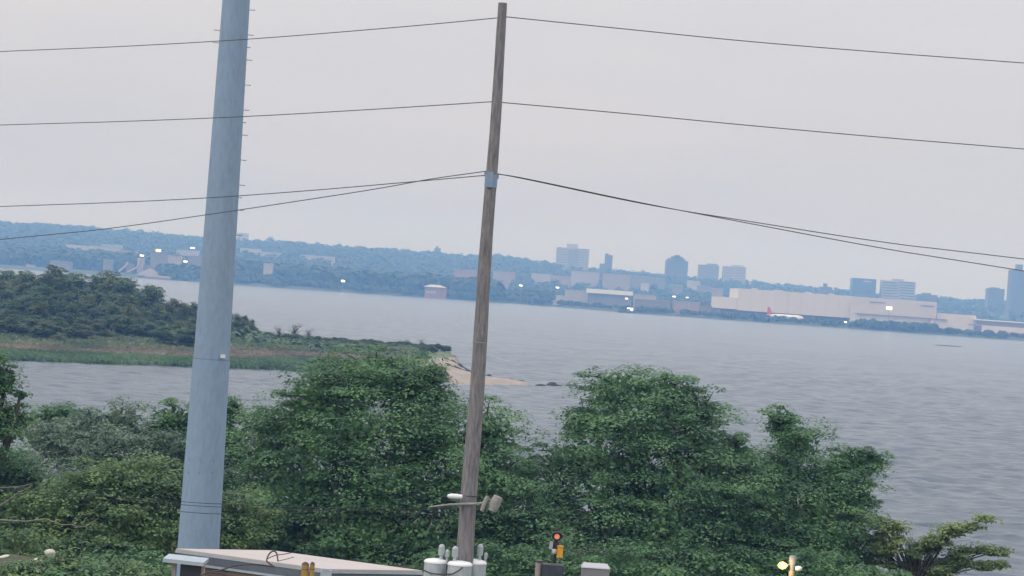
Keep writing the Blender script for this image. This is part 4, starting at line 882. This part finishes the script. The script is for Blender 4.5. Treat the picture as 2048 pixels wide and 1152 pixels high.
# brick pump house on the far shore
bh = thing('brick_building', 'small reddish brick building with a pale hipped roof at the far water edge', 'building', (pt(870, 597, 2335).x, 2335, 2.0))
mb = MB(); pxbox(mb, 849, 892, 574.5, 603, 2337, 16); mb.build('wall', M['farbrick'], bh)
mb = MB(); pxbox(mb, 852, 872, 582, 587, 2336.6, 0.8); mb.build('window_band', M['palehouse'], bh)
a = pt(847, hor(847), 2336).x; b = pt(894, hor(894), 2336).x; z = pt(870, 574.5, 2336).z; mb = MB(); w2 = (b - a)
mb.add([(a, 2335.5, z), (b, 2335.5, z), (b, 2355, z), (a, 2355, z), (a + w2 * 0.3, 2342, z + 2.4), (b - w2 * 0.3, 2342, z + 2.4), (b - w2 * 0.3, 2349, z + 2.4), (a + w2 * 0.3, 2349, z + 2.4)], [(0,3,2,1),(4,5,6,7),(0,1,5,4),(1,2,6,5),(2,3,7,6),(3,0,4,7)]); mb.build('roof', M['farroof'], bh)

# long white terminal roof
tw = thing('terminal_building', 'long low bright cream terminal roof above a tree belt', 'building', (pt(1220, 590, 2400).x, 2400, fz(pt(1220, 590, 2400).x, 2400)))
mb = MB(); pxbox(mb, 1174, 1266, 580, 588.5, 2400, 18); mb.build('roof', M['planewhite'], tw)
mb = MB(); pxbox(mb, 1178, 1262, 588.6, 612, 2403, 12); mb.build('wall', M['concrete2'], tw)

# hangar complex
hg = thing('hangar', 'huge cream aircraft hangar with stepped roofline beside the airliner', 'hangar', (pt(1650, 640, 2180).x, 2180, 2.5))
HD = 2180
mb = MB(); pxbox(mb, 1476, 1702, 584.3, 628.3, HD, 90); mb.build('main_hall', M['hangar'], hg)
mb = MB(); pxbox(mb, 1437, 1475.5, 594.6, 617.4, HD + 2, 80); mb.build('left_wing', M['hangar'], hg)
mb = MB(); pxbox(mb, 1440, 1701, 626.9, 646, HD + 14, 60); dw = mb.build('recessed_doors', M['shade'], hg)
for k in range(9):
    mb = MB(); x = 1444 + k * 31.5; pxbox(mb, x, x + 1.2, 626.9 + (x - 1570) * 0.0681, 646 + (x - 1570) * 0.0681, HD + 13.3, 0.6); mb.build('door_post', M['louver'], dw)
mb = MB(); pxbox(mb, 1702.5, 1872, 598.3, 655, HD - 6, 90); rw = mb.build('office_block', M['hangar2'], hg)
mb = MB(); pxbox(mb, 1712, 1866, 631.2, 632.6, HD - 8, 2); mb.build('ledge', M['louver'], rw)
for x0, x1, y in ((1740, 1770, 605), (1842, 1868, 612)):
    mb = MB(); pxbox(mb, x0, x1, y - 1, y + 1, HD - 6.6, 0.6); mb.build('louvre', M['louver'], rw)
mb = MB(); pxbox(mb, 1866, 1895, 639.5, 664, HD - 22, 20); mb.build('porch_block', M['hangar2'], hg)
mb = MB(); pxbox(mb, 1872.5, 1951, 628.3, 668, HD - 2, 70); mb.build('low_hall', M['hangar'], hg)
mb = MB(); pxbox(mb, 1866, 1895, 638.2, 639.4, HD - 24, 22); mb.build('porch_roof', M['louver'], hg)
for k in range(1, 9):
    x = 1476 + k * 25.1; mb = MB(); pxbox(mb, x - 0.35, x + 0.35, 584.6 + (x - 1589) * 0.0690, 628 + (x - 1589) * 0.0690, HD - 0.25, 0.5); mb.build('panel_joint', M['joint'], hg)
for k, (x, w_) in enumerate([(1510, 5), (1556, 9), (1618, 6), (1665, 4)]):
    mb = MB(); y = 584.3 + (x - 1589) * 0.069; pxbox(mb, x - w_, x + w_, y - 2.2, y - 0.02, HD + 20, 8); mb.build('roof_vent', M['hangarroof'], hg)
for x in (1725, 1755, 1790, 1822, 1850):
    mb = MB(); y = 646 + (x - 1787) * 0.069; pxbox(mb, x - 6, x + 6, y - 8, y + 6, HD - 6.5, 0.6); mb.build('roller_door', M['hangarroof'], rw)
lh = thing('cargo_shed', 'low cream shed with grey upper stripe right of the hangar', 'building', (pt(2010, 665, 2170).x, 2170, 2.5))
mb = MB(); pxbox(mb, 1952, 2110, 655, 681, 2168, 50); mb.build('wall', M['hangar'], lh)
mb = MB(); pxbox(mb, 1952, 2110, 645.6, 654.9, 2169, 48); mb.build('upper_stripe', M['concrete2'], lh)
mb = MB(); pxbox(mb, 1951.5, 2111, 643.4, 645.5, 2167, 52); mb.build('roof', M['planewhite'], lh)
jb = thing('boarding_bridge', 'blue grey boarding bridge tower with a short arm in front of the cream sheds', 'boarding bridge', (pt(1956, 665, 2120).x, 2120, fz(pt(1956, 665, 2120).x, 2120)))
mb = MB(); pxbox(mb, 1949, 1963, 650.5, 672, 2120, 5); mb.build('tower', M['purple'], jb)
mb = MB(); pxbox(mb, 1938, 1949, 648.5, 650.5, 2120.5, 3); mb.build('arm', M['purple'], jb)
for x0, x1, lb in ((2004, 2030, 'long red trailer parked in front of the low cream shed'), (2032, 2060, 'purple red trailer parked right of the long red one')):
    t = thing('trailer', lb, 'trailer', (pt((x0 + x1) / 2, 670, 2105).x, 2105, fz(pt((x0 + x1) / 2, 670, 2105).x, 2105)))
    yc = hor((x0 + x1) / 2); mb = MB(); pxbox(mb, x0, x1, yc + 20.5, yc + 26, 2105, 3); mb.build('box', M['red'], t)
    for k in (0.2, 0.8): mb = MB(); xq = x0 + (x1 - x0) * k; mb.lathe((pt(xq, hor(xq), 2106).x, 2105.2, fz(pt(xq, hor(xq), 2106).x, 2105) + 0.5), [(0.5, 0), (0.5, 2.4)], 10, 'Y'); mb.build('wheel', M['black'], t)

# airliner
pl = thing('airliner', 'white airliner with red tail parked before the cream hangar', 'airplane', (pt(1570, 640, 2150).x, 2150, 2.6))
ax = pt(1533, 628, 2150); bx = pt(1607, 637, 2150); L_ = bx.x - ax.x; zc_ = 6.2; x0 = ax.x
mb = MB(); mb.lathe((x0, 2150, zc_), [(0.25, 0), (0.9, L_*0.08), (1.7, L_*0.22), (1.95, L_*0.35), (1.95, L_*0.85), (1.5, L_*0.94), (0.7, L_*0.985), (0.1, L_)], 16, 'X'); mb.build('fuselage', M['planewhite'], pl)
mb = MB(); mb.add([(x0 + 0.5, 2149.8, zc_ + 0.8), (x0 + 5.5, 2149.8, zc_ + 1.6), (x0 + 2.6, 2149.9, zc_ + 7.6), (x0 + 0.6, 2149.9, zc_ + 7.6), (x0 + 0.5, 2150.2, zc_ + 0.8), (x0 + 5.5, 2150.2, zc_ + 1.6), (x0 + 2.6, 2150.1, zc_ + 7.6), (x0 + 0.6, 2150.1, zc_ + 7.6)],
    [(0,1,2,3),(7,6,5,4),(0,4,5,1),(1,5,6,2),(2,6,7,3),(3,7,4,0)]); mb.build('tail_fin', M['red'], pl)
for s in (-1, 1):
    mb = MB(); xm = x0 + L_ * 0.52
    P0 = [(xm - 2.5, 2150 + s * 1.5), (xm + 3.5, 2150 + s * 1.5), (xm - 2.8, 2150 + s * 16), (xm - 4.4, 2150 + s * 16)]
    mb.add([(x, y, zc_ - 0.9 + (0.12 * abs(y - 2150))) for x, y in P0] + [(x, y, zc_ - 0.6 + (0.12 * abs(y - 2150))) for x, y in P0], [(0,1,2,3),(7,6,5,4),(0,4,5,1),(1,5,6,2),(2,6,7,3),(3,7,4,0)]); mb.build('wing', M['planewhite'], pl)
    mb = MB(); mb.lathe((xm - 0.5, 2150 + s * 5.5, zc_ - 1.8), [(0.7, 0), (1.0, 1.0), (1.0, 3.4), (0.85, 3.8)], 12, 'X'); mb.build('engine', M['planewhite'], pl)
    mb = MB(); P0 = [(x0 + 1.2, 2150 + s * 0.5), (x0 + 4.2, 2150 + s * 0.8), (x0 + 1.6, 2150 + s * 6), (x0 + 0.4, 2150 + s * 6)]
    mb.add([(x, y, zc_ + 0.6) for x, y in P0] + [(x, y, zc_ + 0.8) for x, y in P0], [(0,1,2,3),(7,6,5,4),(0,4,5,1),(1,5,6,2),(2,6,7,3),(3,7,4,0)]); mb.build('tailplane', M['planewhite'], pl)
    mb = MB(); mb.tube([(xm - 1, 2150 + s * 3.4, zc_ - 1.2), (xm - 1, 2150 + s * 3.4, 2.9)], 0.15, 6); mb.lathe((xm - 1, 2150 + s * 3.4 - 0.3, 3.15), [(0.55, 0), (0.55, 0.6)], 10, 'Y'); mb.build('landing_gear', M['black'], pl)
mb = MB(); mb.tube([(x0 + L_ * 0.9, 2150, zc_ - 1), (x0 + L_ * 0.9, 2150, 2.9)], 0.12, 6); mb.lathe((x0 + L_ * 0.9, 2149.7, 3.0), [(0.4, 0), (0.4, 0.6)], 10, 'Y'); mb.build('landing_gear', M['black'], pl)

# service vehicles and containers on the shore left of the hangar
for i, (x0, x1, mm, lb) in enumerate([(1272, 1284, 'red', 'red service truck right of the bright floodlight'), (1285, 1296, 'planewhite', 'white service truck between two red trucks'), (1296.5, 1307, 'red', 'red service truck between white trucks'), (1308, 1318, 'planewhite', 'white service truck right of the middle red truck'),
                                      (1318.5, 1326, 'red', 'small red truck next to the cream container'), (1327, 1341, 'hangar', 'cream container at the end of the truck row'), (1352, 1366, 'farbrick', 'brownish red truck beyond the gap in the truck row'), (1378, 1392, 'red', 'red truck standing alone towards the hangar')]):
    xc = (x0 + x1) / 2; d = 2160; X = pt(xc, hor(xc), d).x; g = fz(X, d); t = thing('service_truck', lb, 'truck', (X, d, g), None)
    a = pt(x0, hor(x0), d).x; b = pt(x1, hor(x1), d).x; wv = b - a
    mb = MB(); mb.box(((a + b) / 2 + wv * 0.08, d, g + 2.3), (wv * 0.78, 2.6, 2.9)); mb.build('cargo_box', M[mm], t)
    mb = MB(); mb.box((a + wv * 0.13, d, g + 1.7), (wv * 0.18, 2.4, 1.9), taper=0.85); mb.build('cab', M['planewhite'] if mm == 'red' else M['red'], t)
    for k in (0.15, 0.8): mb = MB(); mb.lathe((a + wv * k, d - 1.35, g + 0.5), [(0.5, 0), (0.5, 2.7)], 10, 'Y'); mb.build('wheel', M['black'], t)

# work boat at the far water edge, barge and aggregate plant at the left
def hull(name, label, cat, px0, px1, d, h, m, house=None):
    a = pt(px0, hor(px0), d).x; b = pt(px1, hor(px1), d).x; L_ = b - a; wv = min(9, L_ * 0.3)
    t = thing(name, label, cat, ((a + b) / 2, d, 0))
    mb = MB(); mb.add([(a + L_*0.05, d - wv/2, -0.4), (b - L_*0.05, d - wv/2, -0.4), (b - L_*0.05, d + wv/2, -0.4), (a + L_*0.05, d + wv/2, -0.4), (a, d - wv/2, h), (b, d - wv/2, h), (b, d + wv/2, h), (a, d + wv/2, h)], [(0,3,2,1),(4,5,6,7),(0,1,5,4),(1,2,6,5),(2,3,7,6),(3,0,4,7)]); mb.build('hull', m, t)
    if house: mb = MB(); mb.box((a + L_ * house, d, h + 1.2), (L_ * 0.22, wv * 0.6, 2.4), taper=0.9); mb.build('wheelhouse', M['concrete2'], t)
    return t, a, b, wv
hull('work_boat', 'dark low work boat lying at the far shore below the bright floodlight', 'boat', 1236, 1275, 2105, 1.6, M['black'], 0.6)
bt, a, b, wv = hull('barge', 'rusty brown barge loaded with sand at the far left shore', 'barge', 289, 347, 2296, 1.6, M['rust'])
mb = MB(); mb.box(((a + b) / 2, 2296, 2.6), ((b - a) * 0.9, wv * 0.8, 2.0), taper=0.75); mb.build('sand_load', M['sand'], bt)
pp = thing('aggregate_plant', 'grey aggregate plant with hoppers and sloping conveyors by the far left shore', 'plant', (pt(285, 550, 2370).x, 2370, 2.5))
mb = MB(); pxbox(mb, 274, 286, 516, 546, 2372, 10); mb.build('hopper_tower', M['concrete'], pp)
mb = MB(); pxbox(mb, 252, 266, 527, 552, 2372, 10); mb.build('hopper_tower', M['concrete2'], pp)
mb = MB(); pxbox(mb, 288, 300, 530, 552, 2374, 12); mb.build('shed', M['concrete2'], pp)
for pth in ([(238, 543), (252, 532), (256, 524)], [(256, 545), (275, 534), (281, 518)], [(290, 548), (318, 545), (335, 556)]):
    mb = MB(); mb.tube([pt(x, y, 2368) for x, y in pth], 1.1, 6); mb.build('conveyor', M['concrete'], pp)
mb = MB(); c = pt(300, 556, 2350); mb.lathe((c.x, 2350, 2.2), [(14, 0), (8, 4), (1, 7.5)], 14); mb.build('stockpile', M['concrete2'], pp)
# dark floating boom on the open water
p0, p1 = onz(1868, 690, 0.05), onz(1925, 694, 0.05)
mb = MB(); mb.tube([p0.lerp(p1, k / 6) + Vector((0, 0, 0.05)) for k in range(7)], [0.1, 0.28, 0.3, 0.3, 0.28, 0.25, 0.1], 8); mb.build('floating_log_boom', M['rock'], None, label='thin dark floating boom on the open water below the hangar', cat='boom')

# low scrub cover of the marsh point
pts, szs = [], []
for _ in range(2600):
    px = random.uniform(300, 893); d = random.uniform(404 if px > 430 else 398, 458); X = (px - 1024) / F * d
    tp = float(np.interp(px, lpx, lpy)) + random.uniform(3, 10); lim = pt(px, tp, d).z - sz(X, d)
    h = random.uniform(1.0, 2.4)
    if px > 430: h = min(h, lim)
    if h < 0.5 or sz(X, d) < 0.3: continue
    pts.append((X, d, sz(X, d) - 0.2)); szs.append((h * 1.5, h))
blob_forest('point_scrub', pts, szs, 34, M['leaf_far'], label='low green scrub covering the marsh point behind the reeds', cat='scrub', kind='stuff')

# floodlight masts and lamps that are lit
def flood(label, px, py, d, w_, h_, m):
    p = pt(px, py, d); g = max(fz(p.x, d), 0.5); t = thing('floodlight_mast', label, 'floodlight', (p.x, d, g), None)
    if p.z - g > 1.5:
        mb = MB(); mb.tube([(p.x, d, g - 0.3), (p.x, d, p.z)], [0.3, 0.18], 6); mb.build('mast', M['concrete2'], t)
    mb = MB(); mb.box((p.x, d - 0.2, p.z), (w_ * 0.9, 0.5, h_ * 0.9)); mb.build('lamp_housing', M['steeldark'], t)
    mb = MB(); mb.box((p.x, d - 0.75, p.z), (w_, 0.5, h_)); mb.build('lamp_panel', M[m], t)
for a in [('lit white lamp on a mast at the foot of the far wood', 686, 562, 2290, 3.4, 1.7, 'whitelamp'), ('large lit amber floodlight on the far left shore', 317, 501, 2450, 5.0, 2.4, 'amberlamp'), ('lit white lamp just left of the steel pole on the hillside', 385, 496, 2480, 4.0, 1.3, 'whitelamp'),
          ('lit white lamp above the conveyors of the aggregate plant', 284, 511, 2350, 3.6, 1.2, 'whitelamp'), ('lit white lamp below the pale sheds left of the steel pole', 371, 523, 2400, 3.8, 1.3, 'whitelamp'), ('bright warm floodlight on the shore beside the truck row', 1260, 618.5, 2135, 5.0, 2.2, 'whitelamp'),
          ('bright white floodlight on the front of the hangar office block', 1778, 616.5, 2165, 5.0, 2.6, 'whitelamp'), ('lit lamp on a mast right of the wooden pole', 1042, 571, 2330, 3.0, 1.0, 'whitelamp'), ('lit lamp on a mast left of the long terminal roof', 1115, 575, 2330, 3.0, 1.0, 'whitelamp'),
          ('lit lamp below the right end of the terminal roof', 1253, 597, 2200, 2.6, 0.9, 'whitelamp'), ('lit lamp on a mast midway between terminal and hangar', 1348, 593, 2200, 2.6, 0.9, 'whitelamp'), ('dim lit lamp closer to the hangar', 1374, 595, 2205, 2.0, 0.7, 'whitelamp'),
          ('small lit lamp under the left wing of the hangar', 1445, 627, 2140, 2.6, 0.9, 'whitelamp'), ('small lit lamp left of the airliner tail', 1531, 632.5, 2135, 2.8, 1.0, 'whitelamp'), ('small lit white lamp by the hangar office corner', 1690, 644, 2130, 2.8, 1.0, 'whitelamp'), ('small lit amber lamp by the hangar office corner', 1708, 645, 2130, 3.0, 1.2, 'amberlamp')]:
    flood(*a)

# ------------------------------------------------------------------ haze
mb = MB(); mb.box((0, 2470, 68), (6200, 5700, 142))
hz = bpy.data.materials.new('evening_haze'); hz.use_nodes = True; t = hz.node_tree
t.nodes.remove(t.nodes['Principled BSDF']); pv = N(t, 'ShaderNodeVolumePrincipled')
pv.inputs['Color'].default_value = (0.25, 0.50, 1.0, 1); pv.inputs['Density'].default_value = 3.6e-4; pv.inputs['Anisotropy'].default_value = 0.0
pv.inputs['Absorption Color'].default_value = (1, 1, 1, 1)
t.links.new(pv.outputs[0], t.nodes['Material Output'].inputs['Volume'])
mb.build('haze', hz, None, kind='stuff')
